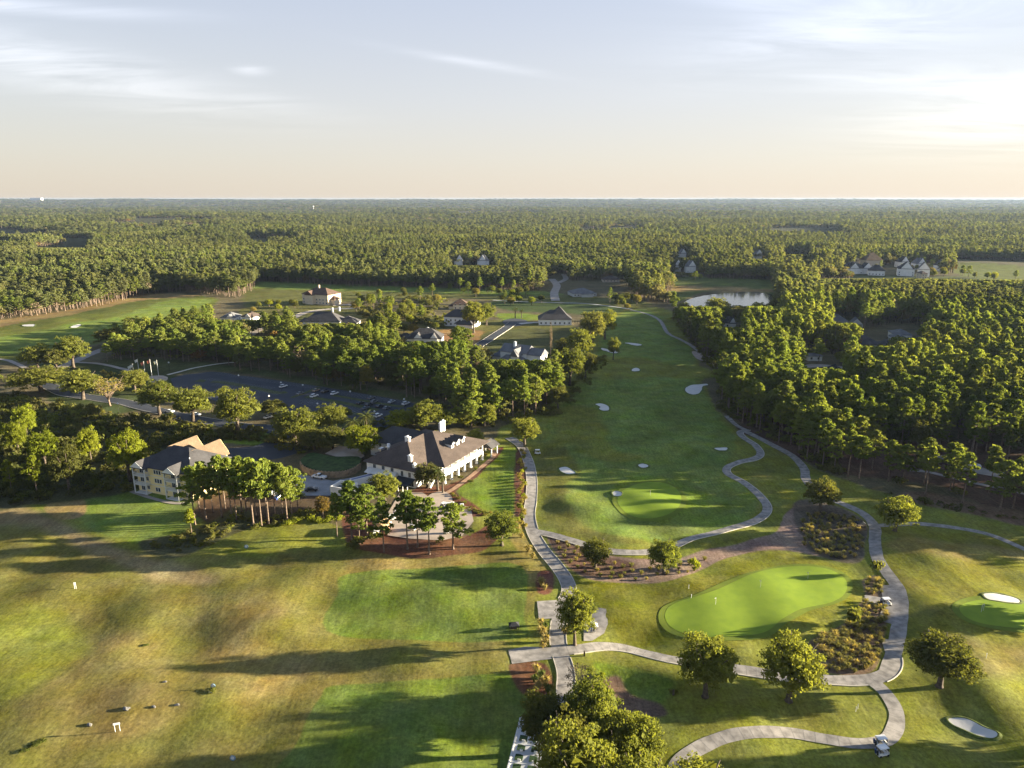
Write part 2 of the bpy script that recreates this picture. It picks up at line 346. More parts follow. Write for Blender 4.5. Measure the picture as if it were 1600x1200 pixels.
# colours of the ground cover (real surface colours)
C_rough = (.150, .162, .027); C_range = (.150, .140, .032); C_fair = (.125, .172, .034); C_green = (.150, .215, .026); C_tee = (.110, .152, .026)
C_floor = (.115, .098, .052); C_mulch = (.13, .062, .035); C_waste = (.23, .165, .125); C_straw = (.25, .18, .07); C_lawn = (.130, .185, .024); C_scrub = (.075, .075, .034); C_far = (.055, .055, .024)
C_dry = (.190, .158, .045)
ZONES = [ # (closed pixel outline, colour, softness m, wobble m)
 # broad golf land (everything not golf stays forest floor)
 ([(-700, 1600), (-700, 830), (-60, 795), (60, 790), (200, 780), (330, 800), (470, 805), (560, 830), (720, 850), (760, 700), (800, 660), (870, 620), (890, 560), (930, 500), (960, 478), (1040, 482), (1060, 510), (1090, 560), (1110, 620), (1140, 660), (1190, 685), (1260, 725), (1320, 752), (1440, 785), (1520, 800), (1600, 812), (2100, 880), (2800, 1100), (2800, 1600)], C_rough, 1.5, 2),
 ([(-700, 1600), (-700, 850), (-20, 815), (120, 850), (330, 870), (520, 860), (700, 880), (820, 870), (850, 930), (815, 1000), (800, 1100), (790, 1600)], C_range, 4, 3),
 ([(-80, 800), (40, 795), (120, 830), (200, 862), (250, 878), (330, 895), (330, 912), (240, 905), (180, 880), (100, 850), (30, 818), (-80, 815)], (.23, .18, .085), 5, 2.5),
 ([(190, 990), (320, 1080), (240, 1130), (100, 1150), (60, 1080), (120, 1020)], C_dry, 9, 4),
 ([(330, 930), (480, 940), (420, 1000), (560, 1060), (400, 1120), (300, 1000)], C_dry, 8, 4),
 ([(560, 868), (800, 868), (830, 905), (560, 905)], C_dry, 5, 3),
 ([(-60, 960), (60, 940), (110, 990), (90, 1060), (-60, 1090)], C_rough, 7, 3),
 ([(543, 897), (700, 886), (812, 884), (822, 965), (812, 1000), (640, 1000), (510, 985), (528, 930)], C_tee, .7, .5),
 ([(520, 1072), (640, 1062), (815, 1058), (835, 1110), (800, 1240), (440, 1240), (470, 1150), (500, 1092)], C_tee, .7, .5),
 ([(100, 780), (215, 765), (330, 795), (300, 820), (240, 850), (150, 830)], C_fair, 3, 2),
 # fairway with its striped far end
 ([(985, 484), (1030, 492), (1045, 520), (1080, 545), (1095, 600), (1125, 650), (1150, 700), (1130, 740), (1160, 765), (1185, 795), (1130, 830), (1000, 855), (920, 838), (860, 800), (845, 760), (850, 700), (865, 650), (905, 600), (930, 560), (950, 510)], C_fair, 3, 2.5),
 ([(845, 700), (880, 690), (900, 740), (880, 760), (895, 800), (930, 830), (1000, 845), (1010, 855), (920, 845), (860, 815), (838, 770)], (.12, .125, .026), 3, 2),
 ([(880, 560), (960, 555), (1060, 570), (1110, 575), (1110, 590), (980, 590), (880, 600)], C_rough, 7, 4),
 ([(870, 640), (930, 640), (960, 700), (1020, 712), (960, 722), (890, 700), (860, 690)], C_rough, 5, 4),
 ([(965, 755), (1000, 745), (1050, 748), (1110, 775), (1140, 800), (1100, 825), (1000, 810), (955, 790)], C_lawn, 2, 1),
 ([(968, 770), (1000, 754), (1035, 754), (1060, 768), (1064, 785), (1050, 803), (1015, 811), (980, 803), (966, 788)], C_green, .3, .2),
 # practice green and its surround
 ([(905, 912), (1000, 915), (1080, 905), (1130, 885), (1200, 868), (1300, 880), (1345, 905), (1340, 940), (1290, 985), (1230, 1000), (1150, 1015), (1060, 1010), (960, 1000), (940, 950)], (.150, .155, .018), 2, 1.5),
 ([(1039, 965), (1050, 948), (1080, 934), (1120, 922), (1160, 903), (1205, 889), (1260, 885), (1300, 893), (1322, 910), (1318, 930), (1290, 945), (1245, 957), (1215, 975), (1190, 992), (1140, 997), (1090, 993), (1055, 982)], C_green, .3, .2),
 ([(1470, 940), (1530, 925), (1620, 930), (1700, 950), (1690, 985), (1600, 990), (1520, 980)], C_green, .5, .3),
 ([(1380, 850), (1480, 835), (1600, 850), (1800, 900), (1800, 1000), (1600, 1010), (1480, 1000), (1420, 940)], (.150, .150, .020), 4, 3),
 ([(1450, 990), (1560, 1000), (1640, 1030), (1560, 1060), (1470, 1020)], C_dry, 6, 3),
 ([(1400, 840), (1600, 862), (1600, 875), (1440, 868)], C_dry, 4, 2),
 ([(1420, 1110), (1700, 1100), (1700, 1300), (1380, 1300)], C_rough, 5, 3),
 ([(925, 1035), (1030, 1050), (1060, 1075), (1000, 1110), (950, 1080)], C_lawn, 2, 1),
 # lawn beside the clubhouse
 ([(778, 697), (800, 698), (812, 712), (808, 760), (805, 800), (770, 800), (745, 790), (715, 768), (740, 745), (765, 715)], C_lawn, .5, .3),
 # mulch under the terrace pines, and under the grove
 ([(540, 800), (575, 800), (600, 832), (700, 838), (740, 832), (765, 822), (790, 828), (770, 850), (740, 865), (660, 872), (570, 862), (540, 845)], C_mulch, .8, .8),
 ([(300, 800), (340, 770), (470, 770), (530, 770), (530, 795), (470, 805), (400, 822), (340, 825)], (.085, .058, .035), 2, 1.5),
 ([(650, 762), (700, 758), (745, 735), (780, 700), (785, 706), (745, 745), (712, 768), (730, 780), (755, 800), (745, 808), (700, 800), (650, 790)], C_mulch, .5, .3),
 ([(808, 700), (820, 705), (830, 760), (822, 815), (806, 815), (804, 760)], C_mulch, .5, .3),
 ([(790, 820), (815, 815), (830, 850), (850, 880), (838, 895), (815, 870)], C_dry, 1, 1),
 ([(222, 845), (300, 830), (370, 790), (400, 815), (330, 850), (280, 872), (235, 868)], C_scrub, 1.5, 1),
 ([(70, 790), (130, 780), (130, 805), (90, 812)], C_straw, 1, 1),
 # waste bunkers / planting beds
 ([(858, 836), (880, 842), (930, 862), (1000, 875), (1060, 872), (1110, 858), (1165, 845), (1215, 830), (1230, 800), (1262, 780), (1310, 792), (1348, 812), (1352, 850), (1345, 878), (1290, 872), (1230, 862), (1170, 862), (1110, 882), (1060, 903), (1000, 912), (930, 908), (890, 888), (862, 860)], C_waste, .6, .8),
 ([(1240, 792), (1262, 780), (1310, 792), (1348, 812), (1352, 850), (1345, 878), (1290, 872), (1255, 850)], (.11, .09, .065), 1.0, .8),
 ([(860, 838), (930, 865), (1000, 885), (960, 905), (900, 895), (866, 862)], (.12, .075, .05), 1.5, 1),
 ([(1262, 1003), (1290, 990), (1330, 965), (1350, 930), (1350, 905), (1378, 900), (1382, 925), (1385, 965), (1378, 1010), (1368, 1045), (1330, 1056), (1285, 1048), (1265, 1025)], (.16, .115, .075), .6, .5),
 ([(915, 1075), (960, 1055), (985, 1085), (1030, 1100), (1040, 1120), (980, 1118), (940, 1105)], (.13, .085, .06), 1, .6),
 ([(795, 1040), (850, 1038), (860, 1080), (815, 1085)], C_mulch, .6, .5),
 ([(838, 895), (862, 892), (862, 925), (840, 925)], C_mulch, .5, .3),
 # woodland floor right of the course shows rusty
 ([(1150, 668), (1200, 690), (1260, 722), (1330, 745), (1420, 752), (1520, 780), (1600, 800), (1900, 860), (1900, 700), (1500, 690), (1300, 650), (1180, 600)], (.095, .058, .040), 3, 3),
 ([(1390, 775), (1450, 790), (1530, 805), (1600, 822), (1600, 800), (1520, 785), (1440, 768)], (.15, .10, .06), 1.5, 1.2),
 # left golf hole
 ([(-300, 560), (0, 505), (110, 488), (215, 465), (330, 464), (330, 480), (270, 498), (200, 515), (140, 540), (60, 560), (-100, 575), (-300, 590)], (.10, .115, .024), 5, 3),
 ([(-300, 548), (0, 500), (110, 484), (215, 460), (300, 460), (300, 464), (215, 470), (110, 492), (0, 511), (-300, 560)], C_straw, 3, 2),
 ([(-300, 570), (40, 520), (200, 490), (260, 470), (330, 468), (310, 482), (220, 505), (140, 535), (0, 556), (-200, 580)], C_fair, 5, 3),
 # clearings of the middle distance
 ([(395, 440), (560, 449), (700, 452), (850, 458), (1000, 470), (1000, 484), (900, 478), (780, 470), (700, 466), (560, 470), (480, 480), (400, 500), (380, 470)], (.10, .105, .030), 5, 4),
 ([(395, 440), (700, 450), (860, 456), (860, 462), (700, 458), (400, 450)], C_fair, 4, 3),
 ([(380, 480), (470, 478), (560, 480), (700, 500), (780, 500), (860, 508), (900, 512), (880, 590), (760, 560), (690, 552), (560, 530), (440, 525), (380, 510)], (.105, .105, .030), 4, 3),
 ([(560, 500), (620, 490), (690, 520), (700, 545), (600, 530)], (.15, .125, .035), 4, 3),
 ([(690, 515), (760, 520), (745, 550), (690, 545)], (.24, .15, .06), 3, 2),
 ([(780, 490), (850, 492), (850, 500), (790, 500)], C_lawn, 2, 1),
 ([(760, 520), (890, 512), (905, 540), (880, 575), (760, 560)], (.075, .08, .028), 3, 2),
 ([(780, 470), (960, 478), (960, 490), (880, 490), (790, 484)], (.05, .075, .025), 3, 2),
 ([(1030, 445), (1060, 433), (1130, 434), (1206, 438), (1210, 462), (1140, 455), (1090, 458), (1060, 472), (1030, 465)], (.08, .105, .024), 5, 4),
 ([(1045, 447), (1110, 448), (1200, 452), (1200, 457), (1110, 455), (1045, 455)], C_straw, 3, 2),
 ([(1280, 428), (1420, 430), (1600, 438), (1600, 455), (1500, 448), (1380, 440)], (.06, .075, .026), 5, 3),
 ([(1490, 410), (1600, 416), (1750, 425), (1750, 455), (1600, 442), (1500, 430)], (.10, .12, .028), 6, 4),
 # lot verge, grass round the drive, hillside
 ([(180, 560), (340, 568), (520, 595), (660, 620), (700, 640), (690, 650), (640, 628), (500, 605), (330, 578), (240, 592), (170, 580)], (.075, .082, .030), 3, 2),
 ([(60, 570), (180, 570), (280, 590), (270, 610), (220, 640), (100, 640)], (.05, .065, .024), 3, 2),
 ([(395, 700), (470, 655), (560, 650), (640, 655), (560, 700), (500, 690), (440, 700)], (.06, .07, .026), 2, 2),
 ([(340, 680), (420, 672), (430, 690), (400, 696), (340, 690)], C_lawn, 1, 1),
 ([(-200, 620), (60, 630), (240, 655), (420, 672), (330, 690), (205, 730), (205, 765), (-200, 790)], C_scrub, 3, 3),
]
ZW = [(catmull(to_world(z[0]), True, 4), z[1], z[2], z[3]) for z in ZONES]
# ------------------------------------------------------------------ the ground sheet
ts = list(np.linspace(-1.12, 1.12, 860)); ts = [-9, -4, -2, -1.5]+ts+[1.5, 2, 4, 9]
ys = [-3000, -800, -250, -80, 0, 40, 60]; D = 70.0
while D < 16000:
    ys.append(D); D += max(.45, min(D*D/71000*1.35, D*.2))
ys += [16500, 17500]
ts = np.array(ts); ys = np.array(ys)
GX = ts[None, :]*np.maximum(np.abs(ys), 60)[:, None]; GY = np.repeat(ys[:, None], len(ts), 1)
GZ = hz(GX, GY)
POND = [(1066, 478), (1074, 468), (1100, 461), (1140, 456), (1185, 455), (1208, 460), (1214, 470), (1200, 480), (1160, 486), (1110, 490), (1075, 488)]
pond_w = catmull(to_world(POND), True, 4)
GZ -= 1.2*(1-sstep(-3, 2, sdist(GX, GY, pond_w))) * (GY > 300)
nr, nc = GX.shape
col = np.zeros((nr, nc, 3)); col[:] = C_floor
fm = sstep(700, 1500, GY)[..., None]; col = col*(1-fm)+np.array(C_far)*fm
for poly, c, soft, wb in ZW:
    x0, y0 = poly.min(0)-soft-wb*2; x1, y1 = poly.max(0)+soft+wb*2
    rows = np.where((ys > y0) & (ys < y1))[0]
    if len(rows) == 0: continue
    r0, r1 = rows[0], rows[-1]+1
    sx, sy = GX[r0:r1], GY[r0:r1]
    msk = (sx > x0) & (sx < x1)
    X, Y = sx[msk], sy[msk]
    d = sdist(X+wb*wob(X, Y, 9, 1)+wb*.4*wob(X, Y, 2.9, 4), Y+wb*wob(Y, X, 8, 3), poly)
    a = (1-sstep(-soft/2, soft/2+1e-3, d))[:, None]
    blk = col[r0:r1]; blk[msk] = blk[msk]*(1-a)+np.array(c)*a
me = bpy.data.meshes.new('ground')
V = np.stack([GX, GY, GZ], -1).reshape(-1, 3)
idx = np.arange(nr*nc).reshape(nr, nc); F = np.stack([idx[:-1, :-1], idx[:-1, 1:], idx[1:, 1:], idx[1:, :-1]], -1).reshape(-1, 4)
me.vertices.add(len(V)); me.vertices.foreach_set('co', V.astype(np.float32).ravel())
me.loops.add(F.size); me.loops.foreach_set('vertex_index', F.astype(np.int32).ravel())
me.polygons.add(len(F)); me.polygons.foreach_set('loop_start', np.arange(0, F.size, 4, dtype=np.int32)); me.polygons.foreach_set('loop_total', np.full(len(F), 4, np.int32))
me.polygons.foreach_set('use_smooth', np.ones(len(F), bool)); me.update()
ca = me.color_attributes.new('cover', 'FLOAT_COLOR', 'POINT')
ca.data.foreach_set('color', np.concatenate([col.reshape(-1, 3), np.ones((nr*nc, 1))], 1).astype(np.float32).ravel())
gm = bpy.data.materials.new('ground_cover'); gm.use_nodes = True; n = gm.node_tree.nodes; l = gm.node_tree.links; b = n['Principled BSDF']
b.inputs['Roughness'].default_value = 1; b.inputs['Specular IOR Level'].default_value = .05
at_ = n.new('ShaderNodeAttribute'); at_.attribute_name = 'cover'; tcg = n.new('ShaderNodeNewGeometry')
def gn_noise(scale, det=5, rough=.55, vec=None, lo=.3, hi=.7, to=(0, 1)):
    t = n.new('ShaderNodeTexNoise'); t.inputs['Scale'].default_value = scale; t.inputs['Detail'].default_value = det; t.inputs['Roughness'].default_value = rough
    l.new(vec or tcg.outputs['Position'], t.inputs['Vector'])
    r = n.new('ShaderNodeMapRange'); r.inputs['From Min'].default_value = lo; r.inputs['From Max'].default_value = hi; r.inputs['To Min'].default_value = to[0]; r.inputs['To Max'].default_value = to[1]
    l.new(t.outputs[0], r.inputs['Value']); return r.outputs[0]
# streaks along the mowing direction
mp = n.new('ShaderNodeMapping'); mp.inputs['Rotation'].default_value = (0, 0, R(38)); mp.inputs['Scale'].default_value = (1.3, .12, 1); l.new(tcg.outputs['Position'], mp.inputs[0])
n1 = gn_noise(.045, 4, .6, None, .33, .67, (.74, 1.24)); n2 = gn_noise(1.3, 8, .78, None, .28, .72, (.42, 1.56)); n3 = gn_noise(1.0, 4, .6, mp.outputs[0], .3, .7, (.84, 1.16))
n6 = gn_noise(.22, 5, .65, None, .3, .7, (.80, 1.20))
def mul(a, b):
    m = n.new('ShaderNodeMath'); m.operation = 'MULTIPLY'; l.new(a, m.inputs[0]); l.new(b, m.inputs[1]); return m.outputs[0]
v = mul(mul(mul(n1, n2), n3), n6)
hs = n.new('ShaderNodeHueSaturation'); l.new(at_.outputs['Color'], hs.inputs['Color'])
hu = gn_noise(.07, 5, .65, None, .3, .7, (.472, .515)); l.new(hu, hs.inputs['Hue'])
l.new(v, hs.inputs['Value'])
sa = gn_noise(.12, 5, .6, None, .3, .7, (.88, 1.08)); l.new(sa, hs.inputs['Saturation'])
l.new(hs.outputs[0], b.inputs['Base Color'])
bp = n.new('ShaderNodeBump'); bp.inputs['Strength'].default_value = .5; bp.inputs['Distance'].default_value = .05
l.new(gn_noise(1.6, 5, .7, None, 0, 1), bp.inputs['Height']); bp2 = n.new('ShaderNodeBump'); bp2.inputs['Strength'].default_value = .55; bp2.inputs['Distance'].default_value = .38
l.new(gn_noise(.16, 6, .62, None, 0, 1), bp2.inputs['Height']); l.new(bp.outputs[0], bp2.inputs['Normal']); l.new(bp2.outputs[0], b.inputs['Normal'])
me.materials.append(gm)
ground = link(bpy.data.objects.new('ground', me)); tag(ground, kind='structure')
_lift = [0.07]
def drape_poly(name, poly_w, m, lift=.08, step=None, parent=None, smooth_n=0, kind='structure', edge_drop=0.0, label=None, cat=None, group=None, hfun=None):
    """a sheet that follows the ground inside an outline given in metres"""
    P = np.asarray(poly_w); n = len(P)
    x0, y0 = P.min(0); x1, y1 = P.max(0); st = step or max(1.0, (x1-x0+y1-y0)/60)
    gx, gy = np.meshgrid(np.arange(x0+st/2, x1, st), np.arange(y0+st/2, y1, st)); gx = gx.ravel(); gy = gy.ravel()
    d = sdist(gx, gy, P); k = d < -st*.35; gx = gx[k]; gy = gy[k]
    vs_ = [Vector((float(a), float(b_))) for a, b_ in P]+[Vector((float(a), float(b_))) for a, b_ in zip(gx, gy)]
    r = delaunay_2d_cdt(vs_, [(i, (i+1) % n) for i in range(n)], [], 1, 1e-4)
    VX = np.array([(v_.x, v_.y) for v_ in r[0]]); Z = hz(VX[:, 0], VX[:, 1])+lift
    if hfun is not None: Z = hfun(VX[:, 0], VX[:, 1], Z, P)
    mb = MB(); mb.v = [(a, b_, c_) for (a, b_), c_ in zip(VX, Z)]; mb.f = [tuple(f) for f in r[2] if len(f) >= 3]
    # make every face look up
    fx = []
    for f in mb.f:
        a, b_, c_ = [VX[i] for i in f[:3]]
        fx.append(f if (b_[0]-a[0])*(c_[1]-a[1])-(b_[1]-a[1])*(c_[0]-a[0]) > 0 else f[::-1])
    mb.f = fx
    o = mb.build(name, m, parent, True); return tag(o, label, cat, group, kind)
M_joint = mat('joint_filler', (.19, .175, .165), .95, .2)
def ribbon(name, line_w, width, m, lift=None, parent=None, kind='structure', kerb=None, cross=4, wfun=None):
    P = catmull(line_w, False, 10)
    seg = np.r_[0, np.cumsum(np.hypot(*np.diff(P, axis=0).T))]; L = seg[-1]; N = max(4, int(L/1.0)); N = min(N, 400)
    s = np.linspace(0, L, N); C = np.stack([np.interp(s, seg, P[:, 0]), np.interp(s, seg, P[:, 1])], 1)
    T = np.gradient(C, axis=0); T /= np.hypot(*T.T)[:, None]; Nn = np.stack([-T[:, 1], T[:, 0]], 1)
    if lift is None: _lift[0] += .004; lift = _lift[0]
    offs = np.linspace(-.5, .5, cross+1)
    def sheet(o0, o1, lift_, nm, m_, par, thick=0):
        of = np.linspace(o0, o1, cross+1 if not thick else 2); vv = []; ff = []
        wv = width*(1+.03*np.sin(s*.9)+.025*np.sin(s*.31+1))
        for i in range(N):
            for o_ in of:
                q = C[i]+Nn[i]*o_*(1 if thick else wv[i]); vv.append((q[0], q[1], 0))
        A = np.array(vv); Z = hz(A[:, 0], A[:, 1])+lift_; vv = [(a[0], a[1], z) for a, z in zip(A, Z)]; k = len(of)
        for i in range(N-1):
            for j in range(k-1): ff.append((i*k+j, i*k+k+j, i*k+k+j+1, i*k+j+1))
        ff = [f[::-1] for f in ff]
        if thick:
            nv = len(vv); vv += [(a, b_, c_-thick) for a, b_, c_ in vv]
            for i in range(N-1):
                ff.append((i*2, (i+1)*2, nv+(i+1)*2, nv+i*2)); ff.append((i*2+1, nv+i*2+1, nv+(i+1)*2+1, (i+1)*2+1))
        mb = MB(); mb.v = vv; mb.f = ff; return mb.build(nm, m_, par, not thick)
    o = sheet(-.5, .5, lift, name, m, parent); tag(o, kind=kind if parent is None else None)
    if name == 'cart_path':
        mj = MB(); st_ = max(2, int(2.6/(L/N)))
        for i in range(st_, N-1, st_):
            for sgn in (0,):
                pr = [C[i]+Nn[i]*width*t for t in (-.47, -.16, .16, .47)]; w_ = T[i]*.025
                for q0, q1 in zip(pr[:-1], pr[1:]):
                    P = [q0-w_, q1-w_, q1+w_, q0+w_]; mj.add([(p[0], p[1], float(hz(*p))+lift+.012) for p in P], [(3, 2, 1, 0)])
        j_ = mj.build('expansion_joint', M_joint, o); j_['kind'] = 'stuff'
    RIB.append((C, width, o))
    if kerb: KERBS.append((o, C, Nn, width, lift, kerb, len(RIB)-1))
    return o
RIB = []; KERBS = []; PADS = []
def build_kerbs():
    for o, C, Nn, width, lift, kerb, me_i in KERBS:
        for sd in (kerb if hasattr(kerb, '__len__') else (-1, 1)):
            e_ = C+Nn*sd*(width/2+.08); ok = np.ones(len(e_), bool)
            for j, (C2, w2, o2) in enumerate(RIB):
                if j == me_i or abs(C2[:, 0]-C[len(C)//2, 0]).min() > 400: continue
                d2 = np.sqrt(((e_[:, None, :]-C2[None])**2).sum(-1)).min(1); ok &= d2 > w2/2+.1
            for p in PADS: ok &= sdist(e_[:, 0], e_[:, 1], p) > .1
            mb = MB(); a_ = C+Nn*sd*(width/2); b2 = C+Nn*sd*(width/2+.17); za = hz(e_[:, 0], e_[:, 1])+lift
            for i in range(len(C)-1):
                if not (ok[i] and ok[i+1]): continue
                P = [(*a_[i], za[i]+.07), (*a_[i+1], za[i+1]+.07), (*b2[i+1], za[i+1]+.07), (*b2[i], za[i]+.07)]; Q = [(p[0], p[1], p[2]-.25) for p in P]
                mb.add(P+Q, [(0, 1, 2, 3), (0, 4, 5, 1), (3, 2, 6, 7)])
            if mb.v: mb.build('kerb', M_kerb, o)
def W(*pts): return [flat_w(p) for p in pts]
# ------------------------------------------------------------------ sky-reflecting pond, paths, roads, bunkers
def matwater():
    m = bpy.data.materials.new('pond_water'); m.use_nodes = True; n = m.node_tree.nodes; l = m.node_tree.links; b = n['Principled BSDF']
    b.inputs['Base Color'].default_value = (.02, .035, .045, 1); b.inputs['Roughness'].default_value = .09; b.inputs['IOR'].default_value = 1.33
    no = n.new('ShaderNodeTexNoise'); no.inputs['Scale'].default_value = .5; bp = n.new('ShaderNodeBump'); bp.inputs['Distance'].default_value = .02; bp.inputs['Strength'].default_value = .3
    t = n.new('ShaderNodeNewGeometry'); l.new(t.outputs['Position'], no.inputs[0]); l.new(no.outputs[0], bp.inputs['Height']); l.new(bp.outputs[0], b.inputs['Normal']); return m
pz = float(np.median(hz(pond_w[:, 0], pond_w[:, 1])))-.55
drape_poly('pond_water', catmull(to_world(POND), True, 4), matwater(), 0, 8, hfun=lambda X, Y, Z, P: np.full_like(Z, pz))
M_cart = mat('cart_path_concrete', (.31, .285, .265), .92, .24, scale=.6, bump=.012)
ribbon('cart_path', W((796, 684), (815, 698), (826, 722), (831, 750), (830, 780), (827, 805), (833, 832), (848, 858), (868, 882), (884, 905), (889, 925), (878, 950), (872, 985), (874, 1015), (884, 1050), (884, 1085), (890, 1130), (893, 1200), (895, 1290)), 3.7, M_cart, kerb=(-1, 1))
ribbon('cart_path', W((832, 830), (855, 834), (885, 842), (920, 853), (960, 862), (1005, 863), (1050, 854), (1085, 840), (1130, 829), (1175, 816), (1196, 802), (1197, 788), (1182, 770), (1160, 753), (1138, 741), (1136, 731), (1152, 723), (1178, 717), (1188, 709), (1180, 696), (1162, 684), (1156, 676), (1168, 671)), 2.9, M_cart, kerb=(-1,))
ribbon('cart_path', W((1160, 672), (1185, 684), (1212, 698), (1240, 714), (1256, 732), (1261, 752), (1285, 775), (1318, 788), (1350, 804), (1366, 822), (1367, 848), (1371, 872), (1386, 895), (1402, 918), (1408, 945), (1404, 985), (1394, 1028), (1386, 1052)), 3.3, M_cart, kerb=None)
ribbon('cart_path', W((1392, 915), (1397, 935), (1396, 960), (1392, 975)), 5.4, M_cart)
ribbon('cart_path', W((1390, 1000), (1397, 1035), (1382, 1055), (1345, 1063), (1290, 1062), (1220, 1056), (1150, 1046), (1090, 1038), (1040, 1029), (985, 1015), (945, 1010), (900, 1015), (870, 1018), (840, 1022), (798, 1028)), 3.3, M_cart, kerb=(1,))
ribbon('cart_path', W((1350, 1058), (1372, 1072), (1390, 1092), (1401, 1116), (1398, 1140), (1382, 1158), (1340, 1162), (1290, 1155), (1240, 1146), (1190, 1144), (1140, 1150), (1095, 1168), (1062, 1192), (1045, 1230)), 3.0, M_cart)
ribbon('cart_path', W((1372, 822), (1400, 820), (1440, 819), (1500, 826), (1550, 837), (1600, 858), (1680, 900)), 2.4, M_cart)
ribbon('cart_path', W((1165, 672), (1150, 664), (1135, 650)), 2.4, M_cart)
ribbon('cart_path', W((985, 484), (1015, 492), (1032, 502), (1043, 520), (1062, 530), (1080, 540), (1105, 560), (1118, 575)), 3.0, M_cart)
for nm, pts in [('cart_parking_pad', [(839, 940), (870, 938), (872, 966), (842, 968)]), ('cart_parking_pad', [(794, 1016), (820, 1011), (862, 1012), (862, 1030), (800, 1038)]),
                ('cart_parking_pad', [(912, 985), (917, 955), (935, 950), (947, 952), (950, 975), (944, 990), (925, 1002), (912, 1002)]), ('cart_parking_pad', [(1351, 930), (1376, 934), (1376, 944), (1351, 941)])]:
    _lift[0] += .004; drape_poly(nm, to_world(pts), M_cart, _lift[0], 1.5); PADS.append(to_world(pts))
ribbon('garden_walk', W((655, 795), (690, 775), (712, 762), (735, 745), (755, 728), (770, 715), (772, 707), (764, 700)), 1.8, mat('brick_walk', (.36, .22, .14), .9, .15, scale=.8), kerb=None)
_lift[0] += .004; drape_poly('patio', to_world([(598, 815), (612, 792), (625, 770), (660, 770), (690, 790), (735, 792), (740, 815), (722, 838), (690, 845), (640, 842), (606, 837)]), M_pave, _lift[0], 2)
_lift[0] += .004; drape_poly('patio', catmull(to_world([(665, 785), (672, 773), (690, 768), (703, 773), (707, 784), (700, 795), (680, 798)]), True, 4), M_pave, _lift[0], 2)
ribbon('path', W((205, 768), (235, 778), (268, 786), (292, 786), (305, 780)), 1.6, M_conc)
# entry road, court and parking lot
ribbon('road', W((40, 590), (72, 602), (110, 616), (160, 624), (200, 630), (240, 640), (290, 652), (350, 662), (400, 668), (450, 668)), 7.5, M_asph, kerb=(-1, 1))
ribbon('road', W((400, 668), (440, 676), (450, 690), (430, 700), (395, 712), (360, 718)), 9, M_asph)
_lift[0] += .004; drape_poly('court_pavement', to_world([(336, 702), (395, 698), (432, 686), (470, 690), (480, 704), (440, 716), (400, 722), (340, 726)]), M_asph, _lift[0], 3)
_lift[0] += .004; drape_poly('service_yard', to_world([(420, 760), (430, 735), (475, 742), (520, 752), (560, 745), (576, 748), (575, 765), (530, 775), (470, 775), (430, 780)]), mat('yard_concrete', (.26, .27, .29), .9, .15, scale=.3), _lift[0], 3)
LOT = [(266, 592), (288, 586), (330, 581), (345, 582), (500, 604), (640, 628), (668, 640), (655, 655), (610, 668), (570, 668), (520, 655), (455, 652), (380, 640), (320, 622), (275, 610)]
_lift[0] += .004; lot = drape_poly('parking_lot', to_world(LOT), M_asph, _lift[0], 6)
M_grassl = mat('island_grass', (.085, .10, .03), 1, .25, scale=.4)
for pts, w in [([(308, 595), (350, 598), (400, 607), (432, 614), (448, 613)], 4.5), ([(455, 622), (478, 614), (500, 605)], 2.6), ([(478, 620), (520, 627), (560, 635), (590, 642)], 4), ([(520, 618), (560, 625), (600, 632), (630, 636)], 3), ([(470, 650), (520, 643), (560, 648), (585, 655)], 3)]:
    r_ = ribbon('parking_island', W(*pts), w, M_grassl, .20)
M_line = mat('white_line_paint', (.30, .31, .33), .8, .1)
def bay_lines(p0, p1, n, length, ang):
    a = np.array(flat_w(p0)); b_ = np.array(flat_w(p1)); mb = MB()
    d = (b_-a)/np.hypot(*(b_-a)); th = math.atan2(d[1], d[0])+ang
    for i in range(n):
        q = a+(b_-a)*i/(n-1)
        mb.box((q[0]+math.cos(th)*length/2, q[1]+math.sin(th)*length/2, .0), (length, .11, .006), th)
    o = mb.build('bay_marking', M_line, lot); o.location.z = .30; o['kind'] = 'stuff'
for a_, b_, k in [((345, 583), (498, 605), 44), ((330, 592), (430, 606), 28), ((330, 603), (430, 618), 26), ((505, 613), (625, 631), 30), ((480, 624), (590, 645), 28), ((480, 628), (600, 652), 24)]:
    bay_lines(a_, b_, k, 5.2, R(90 if k % 4 else -90))
ribbon('footpath', W((262, 586), (285, 580), (310, 574), (340, 569), (372, 566)), 2.2, M_kerb)
ribbon('footpath', W((112, 566), (150, 568), (185, 575), (205, 580)), 3, M_conc)
ribbon('road', W((95, 575), (118, 564), (138, 555), (170, 543), (210, 533)), 7, M_conc)
ribbon('cart_path', W((-60, 556), (4, 562), (22, 567), (40, 575)), 3, M_conc)
ribbon('road', W((862, 436), (870, 446), (866, 458), (868, 470)), 9, M_conc)
ribbon('road', W((880, 428), (884, 436), (872, 442)), 7, M_conc)
ribbon('path', W((770, 469), (800, 471), (860, 473), (920, 475), (985, 483)), 4, mat('pale_road', (.30, .31, .30), .9, .1, scale=.05))
ribbon('road', W((735, 548), (755, 536), (775, 523), (792, 512), (802, 504)), 7.5, M_asph, kerb=(-1, 1))
_lift[0] += .004; drape_poly('cul_de_sac', catmull(to_world([(786, 502), (800, 498), (820, 500), (824, 505), (808, 510), (790, 508)]), True, 4), M_asph, _lift[0], 4)
ribbon('driveway', W((812, 506), (840, 504), (862, 506)), 6, M_kerb)
ribbon('road', W((380, 532), (400, 518), (425, 507), (455, 498), (480, 488), (520, 483), (550, 482), (560, 480), (548, 476), (520, 477)), 7, M_conc, kerb=(1,))
ribbon('road', W((1420, 735), (1450, 738), (1490, 748), (1530, 757), (1600, 772), (1700, 800)), 2.2, M_conc)
